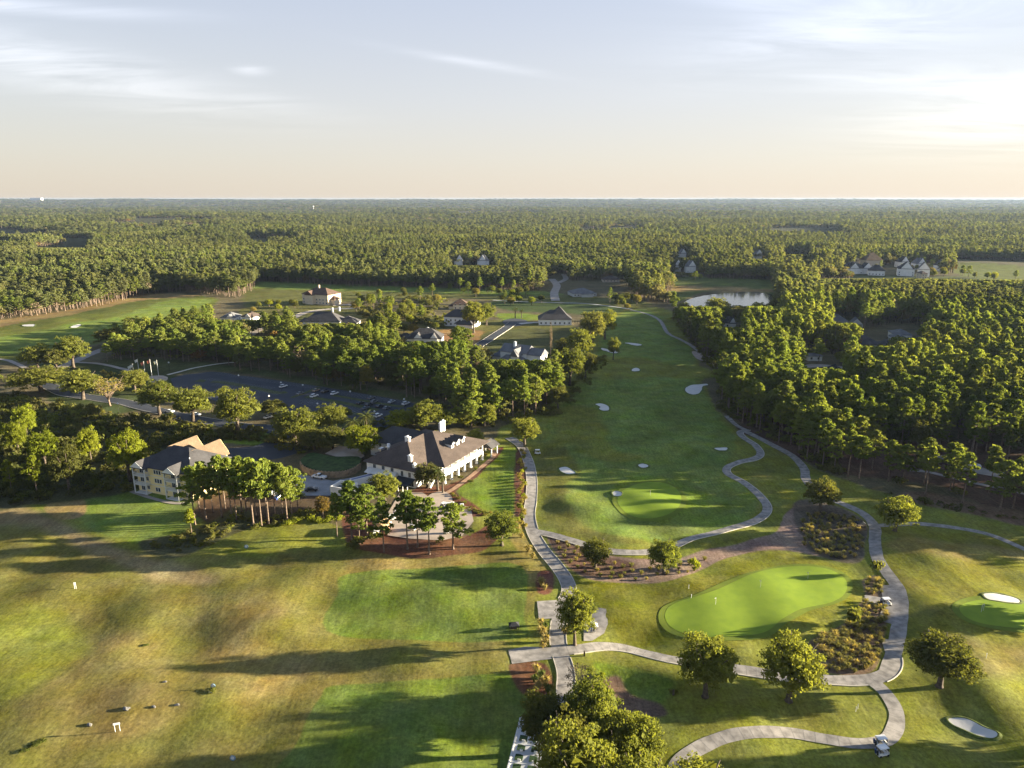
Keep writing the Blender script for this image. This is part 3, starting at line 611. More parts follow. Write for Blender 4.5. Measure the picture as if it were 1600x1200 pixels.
ribbon('road', W((1470, 712), (1500, 724), (1540, 738), (1600, 748), (1700, 770)), 8, M_conc)
ribbon('road', W((1250, 573), (1290, 572), (1330, 578)), 8, M_conc); ribbon('road', W((1360, 540), (1400, 530), (1440, 530)), 6, M_conc)
PADS.append(to_world(LOT)); PADS.append(to_world([(598, 815), (612, 792), (625, 770), (660, 770), (690, 790), (735, 792), (740, 815), (722, 838), (690, 845), (640, 842), (606, 837)]))
build_kerbs()
# closely mown greens with their collars
def mown(name, col, c2, sc=1.2):
    m = mat(name, col, 1, .1, col2=c2, scale=sc); m.node_tree.nodes['Principled BSDF'].inputs['Specular IOR Level'].default_value = .05; return m
M_green = mown('green_turf', (.190, .262, .030), (.155, .225, .028), .4); M_collar = mown('collar_turf', (.140, .175, .026), (.115, .15, .024), .5)
GREENS = [[(1039, 965), (1044, 950), (1062, 940), (1090, 932), (1120, 922), (1150, 908), (1180, 896), (1215, 888), (1260, 885), (1300, 892), (1322, 908), (1320, 928), (1298, 942), (1252, 952), (1222, 968), (1200, 986), (1160, 994), (1110, 996), (1070, 990), (1048, 980)],
          [(968, 772), (982, 762), (1004, 755), (1032, 754), (1054, 762), (1064, 776), (1062, 790), (1048, 802), (1020, 810), (992, 808), (974, 798), (965, 785)],
          [(1500, 948), (1530, 938), (1590, 942), (1640, 955), (1650, 972), (1600, 982), (1540, 976), (1508, 964)]]
for i, gp in enumerate(GREENS):
    pw = catmull(to_world(gp), True, 4); c0 = pw.mean(0); big = c0+(pw-c0)*(1+1.8/np.hypot(*(pw-c0).T)[:, None])
    drape_poly('green_collar', big, M_collar, .10, 1.6); drape_poly('putting_green', pw, M_green, .125, 1.6)
# bunkers: sunk sheets of white sand with a turf lip
BUNK = [([(874, 732), (884, 730), (894, 735), (899, 740), (886, 741), (877, 737)], 'slim'), ([(930, 632), (940, 631), (950, 635), (951, 641), (943, 642), (936, 639), (938, 636)], 'x'),
        ([(1072, 606), (1080, 602), (1092, 601), (1104, 600), (1106, 602), (1098, 604), (1096, 610), (1090, 616), (1078, 616), (1071, 611)], 'x'),
        ([(988, 577), (994, 575), (999, 577), (998, 580), (988, 580)], 'x'), ([(976, 536), (986, 536), (1001, 538), (1001, 540), (992, 540), (984, 538)], 'x'),
        ([(940, 544), (950, 546), (962, 548), (968, 551), (958, 552), (948, 549), (941, 547)], 'x'), ([(997, 727), (1004, 725), (1012, 727), (1012, 730), (1002, 731)], 'x'),
        ([(1116, 701), (1124, 700), (1136, 700), (1134, 704), (1124, 704)], 'x'), ([(957, 770), (963, 768), (971, 770), (970, 775), (960, 775)], 'x'),
        ([(1537, 929), (1552, 928), (1575, 932), (1592, 938), (1590, 943), (1570, 941), (1545, 937)], 'x'),
        ([(1482, 1124), (1500, 1122), (1516, 1126), (1535, 1136), (1556, 1144), (1558, 1151), (1548, 1154), (1525, 1149), (1505, 1140), (1488, 1132)], 'x'),
        ([(1178, 488), (1192, 486), (1200, 488), (1188, 490)], 'x'), ([(35, 508), (45, 507), (54, 507), (52, 510), (38, 510)], 'x'), ([(112, 510), (122, 507), (127, 508), (120, 512), (111, 512)], 'x'),
        ([(1082, 549), (1110, 556), (1128, 566), (1122, 570), (1105, 566), (1088, 560)], 'w')]
M_sandw = mat('rough_sand', (.42, .33, .28), .95, .15, scale=.3)
M_lip = mat('turf_lip', (.11, .14, .025), 1, .3, scale=1.5)
for pts, k in BUNK:
    bk = drape_poly('sand_bunker', catmull(to_world(pts), True, 5), M_sandw if k == 'w' else M_sand, .14, .9 if pts[0][1] > 700 else 2.5)
    if k != 'w':
        ol = catmull(to_world(pts), True, 5); n_ = len(ol); mb = MB(); c0 = ol.mean(0); V = []
        for q in ol:
            d_ = q-c0; d_ /= np.hypot(*d_); z0 = float(hz(*q))
            for o_, h_ in ((-.10, .10), (.05, .20+.06*math.sin(q[0]*1.7)), (.35, .20), (1.0, .02)): V.append((q[0]+d_[0]*o_, q[1]+d_[1]*o_, z0+h_))
        for i in range(n_):
            for j in range(3): mb.f.append((i*4+j, i*4+j+1, ((i+1) % n_)*4+j+1, ((i+1) % n_)*4+j))
        mb.v = V; mb.build('turf_lip', M_lip, bk, True)

# ------------------------------------------------------------------ vegetation meshes
def leaves_mesh(name, clumps, per, size, m, seed, flat=.8, elong=1.0, droop=0):
    """leaf clusters: each clump a shell of small faces looking roughly outwards"""
    g = np.random.default_rng(seed); Vs = []; 
    for (cx, cy, cz, r, rz_) in clumps:
        k = max(4, int(per*(r**2)))
        d = g.normal(size=(k, 3)); d /= np.linalg.norm(d, axis=1)[:, None]
        d[:, 2] = np.where(d[:, 2] < -.35, -d[:, 2]*.6, d[:, 2])
        rad = r*g.uniform(.35, 1.18, k)[:, None]
        c = np.array([cx, cy, cz])+d*rad*np.array([1, 1, rz_])
        nrm = d+g.normal(size=(k, 3))*flat; nrm /= np.linalg.norm(nrm, axis=1)[:, None]
        t = np.cross(nrm, g.normal(size=(k, 3))); t /= np.linalg.norm(t, axis=1)[:, None]; b_ = np.cross(nrm, t)
        s = size*g.uniform(.6, 1.3, k)[:, None]
        q = np.stack([c-t*s*elong-b_*s*.35, c+t*s*.1-b_*s, c+t*s*elong+b_*s*.3, c-t*s*.1+b_*s], 1); Vs.append(q)
    V = np.concatenate(Vs).reshape(-1, 3).astype(np.float32); nf = len(V)//4
    me = bpy.data.meshes.new(name); me.vertices.add(len(V)); me.vertices.foreach_set('co', V.ravel())
    me.loops.add(nf*4); me.loops.foreach_set('vertex_index', np.arange(nf*4, dtype=np.int32)); me.polygons.add(nf)
    me.polygons.foreach_set('loop_start', np.arange(0, nf*4, 4, dtype=np.int32)); me.polygons.foreach_set('loop_total', np.full(nf, 4, np.int32))
    me.materials.append(m); me.update(); return me
def pine_clumps(g, n=20, top=1.0, base=.52, wid=.17):
    out = []
    for i in range(n):
        t = i/(n-1); z = base+(top-base-.03)*t; w = wid*(math.sin(min(1, (t*.85+.18))*math.pi)**.6)*g.uniform(.25, 1.2)
        a = i*2.4+g.uniform(-.5, .5); out.append((w*math.cos(a), w*math.sin(a), z+g.uniform(-.02, .02), g.uniform(.038, .072), g.uniform(.5, .8)))
    out.append((0, 0, top-.05, .06, .8)); return out
def round_clumps(g, n, rx, z0, z1, r0, r1):
    out = []; cz = (z0+z1)/2; hh = (z1-z0)/2
    for i in range(n):
        a = i*2.39996; u = 1-(i+.5)/n*1.55; u = max(-1, min(1, u)); h = math.sqrt(1-u*u); f = g.uniform(.72, 1.02)
        out.append((rx*h*math.cos(a)*f, rx*h*math.sin(a)*f, cz+hh*u*f, g.uniform(r0, r1), .85))
    out += [(g.uniform(-.4, .4)*rx, g.uniform(-.4, .4)*rx, cz+g.uniform(-.3, .3)*hh, r1*1.3, .9) for _ in range(3)]; return out
def scl(cl, s): return [(a*s, b_*s, c*s, r*s, q) for a, b_, c, r, q in cl]
H0 = 20.0   # pines are modelled 20 m tall, oaks 10 m
def pine_trunk(g, cl, n=7, limbs=9, H=H0, r=.26):
    mb = MB(); lean = g.uniform(-.5, .5), g.uniform(-.5, .5)
    P = [(lean[0]*t*t, lean[1]*t*t, H*t*.96) for t in (0, .04, .3, .6, 1)]; mb.tube(P, [r*1.5, r, r*.8, r*.55, r*.12], n)
    for c in cl[:limbs]:
        z = c[2]-c[3]*g.uniform(.2, 1.4); t = z/H; mb.tube([(lean[0]*t*t, lean[1]*t*t, z), (c[0]*.55, c[1]*.55, z+.3), (c[0], c[1], c[2])], [.09, .07, .03], 4)
    return mb
PINE = []; PINEF = []; OAK = []; OAKF = []; BARE = []; BAREF = []
def with_core(me, core):
    bm = bmesh.new(); bm.from_mesh(me); bm.from_mesh(core); bm.to_mesh(me); bm.free(); return me
def tree_one(name, trunkmb, crown, bark):
    """trunk and crown in one mesh for the far masses"""
    me = trunkmb.mesh(name, bark); bm = bmesh.new(); bm.from_mesh(me)
    k = len(bm.faces); bm.from_mesh(crown); bm.faces.ensure_lookup_table()
    for i_, f in enumerate(bm.faces): f.material_index = 1 if i_ >= k else 0
    me2 = bpy.data.meshes.new(name); bm.to_mesh(me2); bm.free(); me2.materials.append(bark); me2.materials.append(crown.materials[0]); return me2
for i in range(4):
    g = random.Random(10+i)
    cl = scl(pine_clumps(g, 30+3*i, 1, [.40, .48, .34, .52][i], [.18, .17, .195, .155][i]), H0)
    PINE.append((pine_trunk(g, cl, 7, 16).mesh('pine_trunk', M_bark, True), leaves_mesh('pine_crown', [(a, b_, c, r*g.uniform(.75, 1.05), q) for a, b_, c, r, q in cl], 46, .27, L_pine, i, 1.2, 1.6)))
    with_core(PINE[-1][1], leaves_mesh('core', [(a*.7, b_*.7, c-.1, r*1.0, .8) for a, b_, c, r, q in cl[::2]], 8, .55, L_pine, 400+i, .9, 1.2))
for i in range(5):
    g = random.Random(30+i); cl = scl(pine_clumps(g, 17, 1, [.48, .56, .40, .52, .6][i], [.15, .14, .17, .13, .15][i]), H0)
    cl = [(a, b_, c, r*1.35, q) for a, b_, c, r, q in cl]
    mt = [L_farp, L_fard, L_farp, L_pined, L_farp][i]
    PINEF.append(tree_one('pine_far', pine_trunk(g, cl, 4, 0, r=.3), leaves_mesh('pf', cl, 9.5, .52, mt, 50+i, 1.0, 1.3), M_bark))
def oak_trunk(g, H=10, spread=4, n=7, limbs=12, r=.42, twig=0):
    mb = MB(); mb.tube([(0, 0, 0), (0, 0, .25), (.1, 0, 1.6), (.15, .1, 3.0)], [r*1.6, r*1.05, r*.85, r*.7], n)
    for i in range(limbs):
        a = i*2.4+g.uniform(-.3, .3); w = spread*g.uniform(.45, .95); z = H*g.uniform(.5, .92)
        m1 = (w*.4*math.cos(a), w*.4*math.sin(a), 3+(z-3)*.5); e_ = (w*math.cos(a), w*math.sin(a), z)
        mb.tube([(.15, .1, 2.2+g.uniform(0, .8)), m1, e_], [r*.5, r*.3, .05], 5)
        for k in range(twig):
            q = [m1[j]+(e_[j]-m1[j])*g.uniform(.1, 1) for j in range(3)]
            mb.tube([q, (q[0]+g.uniform(-1.2, 1.2), q[1]+g.uniform(-1.2, 1.2), q[2]+g.uniform(.3, 1.5))], [.06, .02], 3)
    return mb
for i in range(4):
    g = random.Random(70+i); cl = round_clumps(g, 52, 4.2, [1.3, 1.0, 1.6, 1.2][i], 9.3, .55, 1.3); cl = [(a*(1+.10*g.gauss(0, 1)), b_*(1+.10*g.gauss(0, 1)), c*(1+.04*g.gauss(0, 1)), r, q) for a, b_, c, r, q in cl]
    OAK.append((oak_trunk(g).mesh('oak_trunk', M_barkd, True), leaves_mesh('oak_crown', cl, 120, .128, L_oak, 90+i, 1.1, 1.2)))
    with_core(OAK[-1][1], leaves_mesh('core', round_clumps(g, 16, 2.7, 2.4, 7.8, 1.1, 1.7), 13, .5, L_oak, 420+i, .9))
for i in range(6):
    g = random.Random(110+i); cl = round_clumps(g, 18, 3.6, [2.6, 1.6, 3, 2.2, 2, 1.4][i], [8.6, 7.5, 9, 8, 9.4, 7][i], 1.0, 1.8)
    mt = [L_faro, L_fard, L_oakd, L_faro, L_fard, L_rust][i]
    OAKF.append(tree_one('oak_far', oak_trunk(g, limbs=0, n=4), leaves_mesh('of', cl, 7, .50, mt, 130+i, 1.0), M_barkd))
for i in range(2):
    g = random.Random(150+i); cl = round_clumps(g, 26, 3.6, 3, 9.5, .7, 1.3)
    BARE.append((oak_trunk(g, limbs=14, r=.24, twig=7).mesh('bare_trunk', M_bark, True), leaves_mesh('twigs', cl, 16, .13, L_bare, 160+i, 1.2, 2.2)))
    BAREF.append(tree_one('bare_far', oak_trunk(g, limbs=8, n=3, r=.2), leaves_mesh('bf', cl, 4.0, .28, L_bare, 170+i, 1.2, 1.8), M_bark))
# bushes, ornamental grass, palms
BUSH = []
for i in range(4):
    g = random.Random(190+i); cl = [(g.uniform(-.6, .6), g.uniform(-.6, .6), g.uniform(.25, .8), g.uniform(.35, .55), .8) for _ in range(8)]
    BUSH.append(leaves_mesh('bush', cl, 240, .10, [L_oak, L_oakd, L_lime, L_gold][i], 200+i, .8))
SCRUB = []
for i in range(4):
    g = random.Random(210+i); cl = [(g.uniform(-2, 2), g.uniform(-2, 2), g.uniform(.5, 2.6), g.uniform(.8, 1.4), .8) for _ in range(9)]
    SCRUB.append(leaves_mesh('scrub', cl, 16, .32, [L_scrub, L_oakd, L_scrub, L_oak][i], 220+i, .9))
def tuft(name, n, h, w, m, seed, arch=.5):
    g = random.Random(seed); mb = MB()
    for i in range(n):
        a = g.uniform(0, 6.283); r = g.uniform(.02, .14); l1 = h*g.uniform(.6, 1.05); o = w*g.uniform(.25, 1)
        ca_, sa_ = math.cos(a), math.sin(a); p0 = (r*ca_, r*sa_, 0); p1 = (r*ca_+o*.5*ca_, r*sa_+o*.5*sa_, l1*.75); p2 = (r*ca_+o*ca_, r*sa_+o*sa_, l1*(1-arch*g.uniform(0, 1)*.8))
        ww = .035*(1+h*.4); px_, py_ = -sa_*ww, ca_*ww
        mb.add([(p0[0]-px_, p0[1]-py_, 0), (p0[0]+px_, p0[1]+py_, 0), (p1[0]+px_, p1[1]+py_, p1[2]), (p1[0]-px_, p1[1]-py_, p1[2]), p2], [(0, 1, 2, 3), (3, 2, 4)])
    return mb.mesh(name, m)
TUFT = [tuft('grass_tuft', 130, 1.0, .75, [L_strawg, L_straw, L_strawg][i], 240+i) for i in range(3)]
TUFTG = [tuft('golden_tuft', 170, 1.8, 1.1, L_straw, 250+i, .7) for i in range(2)]
def palm_meshes(seed, H, fr, n, drop=1.0):
    g = random.Random(seed); tr = MB(); tr.tube([(0, 0, 0), (0, 0, .4), (.1, 0, H*.6), (.1, .05, H)], [.42, .3, .26, .3], 8); fd = []
    for i in range(n):
        a = i*2.4; el = R(70-110*((i+.5)/n)**.9*drop); mb = MB(); pts = []; x = .05; z = H; e_ = el
        for k in range(7):
            pts.append((x, z)); x += fr/6*math.cos(e_); z += fr/6*math.sin(e_); e_ -= R(16)
        ca_, sa_ = math.cos(a), math.sin(a)
        for k in range(6):
            for sd in (-1, 1):
                for q in range(3):
                    t = k+q/3; k0 = int(t); u = t-k0; ax = pts[k0][0]+(pts[k0+1][0]-pts[k0][0])*u; az = pts[k0][1]+(pts[k0+1][1]-pts[k0][1])*u
                    ll = .20*fr*math.sin(math.pi*min(1, (t+1.2)/7.4)); bx_ = ax+ll*.7; by_ = sd*ll; bz = az-ll*.3
                    P = [(ax-.10, 0, az), (ax+.16, 0, az), (bx_, by_, bz)]
                    mb.add([(.1+p[0]*ca_-p[1]*sa_, .05+p[0]*sa_+p[1]*ca_, p[2]) for p in P], [(0, 1, 2)])
        fd.append(mb)
    return tr.mesh('palm_trunk', M_barkd, True), [m_.mesh('frond', L_palm) for m_ in fd]
PALM_date = palm_meshes(5, 6.0, 3.0, 34, 1.0); PALM_cab = palm_meshes(6, 5.2, 2.0, 20, 1.15)
#@@
# ------------------------------------------------------------------ single trees
used_labels = {}
def rel(o): return o
def put_tree(kind, bx, by, topy, wpx, label, cat=None, group=None, m=None, var=None, rz=None, name=None, xyz=None, h=None, w=None):
    x, y, z = xyz or at(bx, by); 
    if h is None: h = height_for(bx, by, topy)
    k = kpx(x, y, z)
    if w is None: w = wpx/k
    lib = {'pine': PINE, 'oak': OAK, 'bare': BARE}[kind]; v = lib[(var if var is not None else random.randrange(len(lib)))]
    hh, ww = {'pine': (H0, H0*.46), 'oak': (10.4, 10.2), 'bare': (10.2, 9.4)}[kind]
    s = h/hh; sw = w/ww
    root = empty(name or {'pine': 'pine_tree', 'oak': 'oak_tree', 'bare': 'bare_tree'}[kind], (x, y, z-.1), rz if rz is not None else random.uniform(0, 6.28), label, cat or {'pine': 'pine tree', 'oak': 'tree', 'bare': 'tree'}[kind], group)
    root.scale = (sw, sw, s)
    part('trunk', v[0], root); part('crown', v[1], root, m=m); return root
# the pines along the near edge of the terrace
for i, (bx, by, ty, w, lab) in enumerate([
    (600, 863, 782, 46, 'leaning pine with a pale slanted trunk in front of the terrace hut'), (550, 842, 752, 62, 'broad lit pine at the left end of the terrace row'),
    (574, 842, 757, 58, 'pine with a forked crown just behind the terrace row left end'), (637, 858, 768, 54, 'tall straight pine standing at the near edge of the pale terrace'),
    (653, 855, 775, 48, 'pine with a thin dark trunk second along the terrace edge'), (671, 866, 778, 50, 'pine nearest the driving range in the terrace row'),
    (708, 858, 785, 58, 'last pine of the terrace row with a low spreading crown'), (527, 838, 770, 30, 'slender pine half hidden behind the broad lit pine by the terrace'),
    (562, 850, 790, 30, 'small pine beside the saw palmetto clump'), (640, 800, 770, 26, 'slim young pine behind the terrace row')]):
    put_tree('pine', bx, by, ty, w, lab, group='pines around the terrace', var=i % 4)
GROVE = [(305, 820, 728, 44), (322, 812, 722, 50), (347, 808, 712, 46), (362, 806, 715, 42), (378, 800, 712, 44), (396, 820, 716, 52), (400, 806, 724, 40), (409, 822, 722, 42), (418, 812, 716, 44), (420, 818, 730, 40), (385, 798, 720, 42), (352, 795, 726, 40), (333, 800, 730, 40), (430, 806, 722, 40), (442, 808, 724, 40), (449, 815, 730, 44), (456, 806, 728, 42), (466, 800, 732, 40), (312, 800, 735, 44), (370, 812, 735, 38)]
for i, (bx, by, ty, w) in enumerate(sorted(GROVE)):
    row = 'front row' if by > 811 else ('middle row' if by > 802 else 'back row'); q = ['at the left end', 'at the left end', 'left of the middle', 'left of the middle', 'in the middle', 'in the middle', 'right of the middle', 'right of the middle', 'at the right end', 'at the right end'][i//2]
    put_tree('pine', bx, by, ty, w, f"{'taller' if by-ty > 92 else 'shorter'} {'broad' if w > 43 else 'slim'} pine in the {row} {q} of the sunlit grove", group='pines of the grove beside the apartment house')
OAKS = [
 (1102, 1088, 990, 106, 'o', 'round oak at the left of the two big oaks below the practice green'), (1232, 1095, 985, 114, 'o', 'big oak beside the tufted bed below the practice green'),
 (1468, 1072, 988, 114, 'd', 'wide ragged oak right of the cart path bend'), (898, 1008, 914, 68, 'o', 'oak on the grassy island between the cart parking pads'),
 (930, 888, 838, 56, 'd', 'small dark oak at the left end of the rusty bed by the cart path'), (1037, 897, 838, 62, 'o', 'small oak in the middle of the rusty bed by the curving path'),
 (1281, 800, 744, 64, 'd', 'dark round oak in shade at the fairway end of the tufted bed'), (1398, 830, 772, 74, 'o', 'bright trimmed oak beside the cart path fork'),
 (784, 852, 795, 64, 'o', 'oak at the corner between the terrace and the cart path'), (852, 1172, 1080, 100, 'd', 'leftmost of the big oaks over the practice tee'),
 (922, 1170, 1052, 106, 'o', 'tallest of the big oaks clumped over the practice tee'), (990, 1215, 1105, 100, 'o', 'rightmost of the big oaks clumped over the practice tee'), (900, 1290, 1130, 150, 'o', 'oak at the near end of the clump over the practice tee'), (955, 1215, 1098, 104, 'o', 'middle oak of the clump over the practice tee'), (885, 1232, 1110, 110, 'd', 'dark oak hanging over the tee line mats'),
 (820, 698, 648, 54, 'o', 'round oak where the cart path leaves the clubhouse'), (603, 792, 733, 50, 'o', 'willowy tree against the white clubhouse wall'),
 (567, 716, 660, 64, 'l', 'bright green oak beside the turning circle left of the clubhouse'), (520, 706, 664, 60, 'd', 'dark oak shading the turning circle behind the timber wall'), (492, 704, 668, 56, 'd', 'dark tree at the left of the turning circle'),
 (65, 612, 570, 94, 'o', 'wide oak at the bend of the entry road'), (130, 624, 573, 72, 'o', 'oak on the verge right of the wide entry road oak'), (250, 648, 590, 70, 'o', 'oak below the flagpoles beside the car park corner'),
 (212, 612, 574, 50, 'o', 'oak just left of the flagpole court'), (302, 660, 600, 66, 'o', 'oak left of the biggest car park oak'), (372, 676, 598, 80, 'o', 'biggest oak between the entry road and the car park'),
 (428, 652, 622, 50, 'd', 'low oak right of the biggest car park oak'), (462, 694, 632, 84, 'o', 'broad oak over the drive to the clubhouse'), (517, 680, 627, 62, 'o', 'oak at the car park edge left of the date palms'), (540, 655, 634, 26, 'o', 'small oak tucked behind the car park oak left of the palms'),
 (628, 672, 637, 56, 'l', 'oak behind the clubhouse rear wing'), (664, 672, 622, 62, 'o', 'tall oak at the right end of the car park'), (697, 670, 640, 50, 'o', 'oak behind the clubhouse roof ridge'), (727, 668, 640, 36, 'o', 'small rounded tree behind the clubhouse chimney'), (757, 665, 640, 38, 'o', 'trimmed tree beside the drive right of the clubhouse'),
 (742, 700, 668, 36, 'o', 'ragged tree at the far corner of the clubhouse'), (655, 672, 640, 40, 'd', 'dark tree between the clubhouse and the car park end'), 
 (60, 578, 534, 54, 'o', 'leftmost oak along the lane by the left golf hole'), (115, 575, 520, 58, 'o', 'lit oak by the bridge end of the lane'), (172, 542, 509, 50, 'd', 'dark oak beyond the lane by the left golf hole'), (212, 522, 492, 40, 'o', 'squat oak at the edge of the left golf hole'), (90, 580, 538, 44, 'd', 'dark oak between the two lane oaks'),
 (905, 566, 508, 52, 'o', 'big oak at the left edge of the fairway beyond the grey gabled house'), (925, 545, 478, 48, 'd', 'dark tall oak at the far left edge of the fairway'), (890, 602, 538, 54, 'o', 'oak clump nearest the grey gabled house'), (945, 530, 480, 44, 'o', 'oak at the top of the fairway left side'), (872, 640, 600, 40, 'd', 'dark low oak at the end of the pine strip'), (915, 592, 545, 40, 'd', 'dark oak filling the fairway edge clump'),
 (958, 562, 524, 22, 'o', 'single slim oak standing in front of the far fairway bunker'), (880, 560, 525, 34, 'd', 'dark oak behind the fairway edge clump'),
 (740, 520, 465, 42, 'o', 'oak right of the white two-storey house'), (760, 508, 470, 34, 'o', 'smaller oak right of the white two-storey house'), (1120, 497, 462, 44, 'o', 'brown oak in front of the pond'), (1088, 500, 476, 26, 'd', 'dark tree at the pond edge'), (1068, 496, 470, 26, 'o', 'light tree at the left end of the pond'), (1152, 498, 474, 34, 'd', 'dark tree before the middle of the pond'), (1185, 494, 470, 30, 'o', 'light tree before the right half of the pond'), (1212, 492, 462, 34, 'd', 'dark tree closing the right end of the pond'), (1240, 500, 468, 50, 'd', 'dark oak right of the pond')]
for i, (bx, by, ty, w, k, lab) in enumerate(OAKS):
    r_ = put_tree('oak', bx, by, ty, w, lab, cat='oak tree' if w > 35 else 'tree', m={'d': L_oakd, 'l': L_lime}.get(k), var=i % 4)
for bx, by, ty, w, lab in [(172, 634, 588, 56, 'nearly bare pale tree beside the dark entry road'), (905, 1092, 1040, 58, 'bare brushy tree at the top of the oak clump'), (860, 578, 500, 6, 'thin leafless tree on the shaded lot')]:
    put_tree('bare', bx, by, ty, w, lab, name='bare_tree', m=L_gold if bx == 172 else None)
put_tree('oak', 668, 762, 722, 54, 'broad magnolia against the near end of the clubhouse', cat='magnolia', name='magnolia_tree', m=leafmat('magnolia_leaves', (.05, .07, .02), (.20, .17, .07)))
# bright pines and broadleaves rising from the scrub at left
for bx, by, ty, w, k, lab in [(44, 690, 625, 36, 'o', 'bright round tree above the scrub left of the entry road'), (30, 712, 650, 34, 'o', 'lit tree at the left edge of the scrub'), (72, 735, 668, 50, 'o', 'wide bright tree in the middle of the scrub'), (143, 725, 660, 38, 'o', 'bright tree rising from the scrub between two larger ones'),
        (204, 752, 666, 68, 'o', 'tallest bright tree beside the left wall of the yellow apartment house'), (20, 775, 718, 22, 'p', 'pointed young pine at the lower left scrub edge'), (60, 780, 712, 38, 'p', 'bushy young pine in the lower scrub'), (110, 770, 690, 60, 'd', 'dark spreading tree in the lower scrub'), (2, 690, 655, 22, 'o', 'lit tree cut by the left picture edge'), (300, 836, 795, 24, 'p', 'young pine standing alone on the scrubby bank')]:
    if k == 'p': put_tree('pine', bx, by, ty, w, lab, m=L_lime, name='pine_tree')
    else: put_tree('oak', bx, by, ty, w, lab, m=L_oakd if k == 'd' else L_lime)
# off-frame oaks and pines that stand right of the course (they shade it)
for bx, by, ty, w in [(1690, 965, 900, 90), (1760, 1180, 1090, 130), (1850, 1210, 1100, 130), (1700, 1230, 1130, 120), (1000, 1330, 1180, 150), (1090, 1300, 1190, 130), (930, 1420, 1230, 170)]:
    put_tree('oak', bx, by, ty, w, 'oak on the course just outside the picture frame', group='oaks beyond the right edge of the course')
for i in range(9):
    bx = random.uniform(1700, 2100); by = random.uniform(850, 1250)
    if 1000 < by < 1080 and bx < 1800: continue
    if by > 1080 or by < 860: put_tree('pine', bx, by, by-120, 60, 'pine beyond the right picture edge beside the course', group='pines beyond the right edge of the course')
# palms
def palm(kind, bx, by, h, label, s=1):
    tr, fr = PALM_date if kind == 'd' else PALM_cab; x, y, z = at(bx, by)
    r_ = empty('palm_tree', (x, y, z-.1), random.uniform(0, 6), label, 'palm tree'); r_.scale = (s, s, s)
    part('trunk', tr, r_); [part('frond', f, r_) for f in fr]
palm('d', 553, 690, 8, 'left one of the two feathery date palms behind the clubhouse', 1.45); palm('d', 573, 684, 8, 'right one of the two feathery date palms behind the clubhouse', 1.6)
palm('c', 684, 766, 6, 'sabal palm against the near gallery corner of the clubhouse', 1.45); palm('c', 692, 770, 6, 'second sabal palm by the gallery corner column', 1.2)
palm('c', 805, 497, 6, 'slender palm beyond the cul-de-sac', 1.6); palm('c', 815, 497, 6, 'shorter palm beyond the cul-de-sac', 1.3)
palm('c', 822, 706, 4, 'squat palm in the bed by the cart path near the clubhouse', .55)
# ------------------------------------------------------------------ bushes, hedges, grasses
def bush(bx, by, w, h, var, label, name='bush', cat='bush', m=None, group=None, xy=None):
    x, y, z = xy or at(bx, by); o = bpy.data.objects.new(name, BUSH[var]); o.location = (x, y, z-.1); o.rotation_euler = (0, 0, random.uniform(0, 6.28)); o.scale = (w/1.9, w/1.9, h/1.25)
    link(o); tag(o, label, cat, group)
    if m: o.material_slots[0].link = 'OBJECT'; o.material_slots[0].material = m
    return o
for bx, by, w, h, v_, lab in [(1372, 898, 4, 4.5, 1, 'dark round bush beside the path right of the practice green'), (1337, 982, 5.2, 6, 1, 'dark tall bush at the top of the lower tufted bed'), (1087, 889, 4, 3.8, 2, 'bright bush between the bed oak and the sandy strip'), (688, 848, 3, 3, 2, 'bright young bush in front of the terrace edge'),
    (1453, 1000, 4, 2.4, 2, 'leafy hedge clump on top of the wide ragged oak'), (1465, 1012, 3.5, 2.2, 2, 'lower leafy clump beside the ragged oak'), (942, 1058, 2, 1.2, 2, 'low bright shrub at the head of the rusty border'), (553, 858, 7, 4, 1, 'blue-green saw palmetto clump by the terrace hut'), (586, 846, 5, 3, 1, 'smaller dark palmetto right of the palmetto clump'),
    (735, 755, 2.6, 1.4, 1, 'clipped bush under the second gallery column'), (720, 748, 2.4, 1.6, 1, 'dark round bush at the clubhouse gallery foot'), (742, 735, 2.6, 1.6, 1, 'round bush at the middle of the gallery foot'), (756, 715, 3, 2.2, 3, 'golden bush at the far corner of the gallery'), (757, 700, 3, 2, 3, 'golden bush behind the far corner of the gallery'),
    (1052, 1082, 2, 1, 1, 'small dark shrub at the foot of the left big oak'), (1445, 790, 5, 3, 1, 'dark shrub in front of the bare-stemmed pines'), (1500, 775, 6, 3.5, 1, 'wide dark shrub under the pines by the lane'), (1405, 760, 5, 4, 1, 'dark shrub at the wood corner'), (482, 805, 7, 2.5, 1, 'long hedge end beside the pine grove'), (508, 800, 6, 2.5, 1, 'dark hedge stretch left of the orange tree'), (535, 800, 6, 2.5, 1, 'dark hedge stretch right of the orange tree')]:
    bush(bx, by, w, h, v_, lab)
put_tree('oak', 505, 808, 772, 26, 'small orange-leaved tree in the hedge by the service yard', cat='tree', m=L_rust, name='orange_tree')
M_hedge_top = L_lime
for bx, by in [(475, 806), (488, 812), (500, 815), (515, 814), (530, 812), (460, 814), (450, 818)]:
    bush(bx, by, 5, 1.6, 2, 'low bright ground shrub along the sunny edge of the hedge', group='ground shrubs along the hedge')
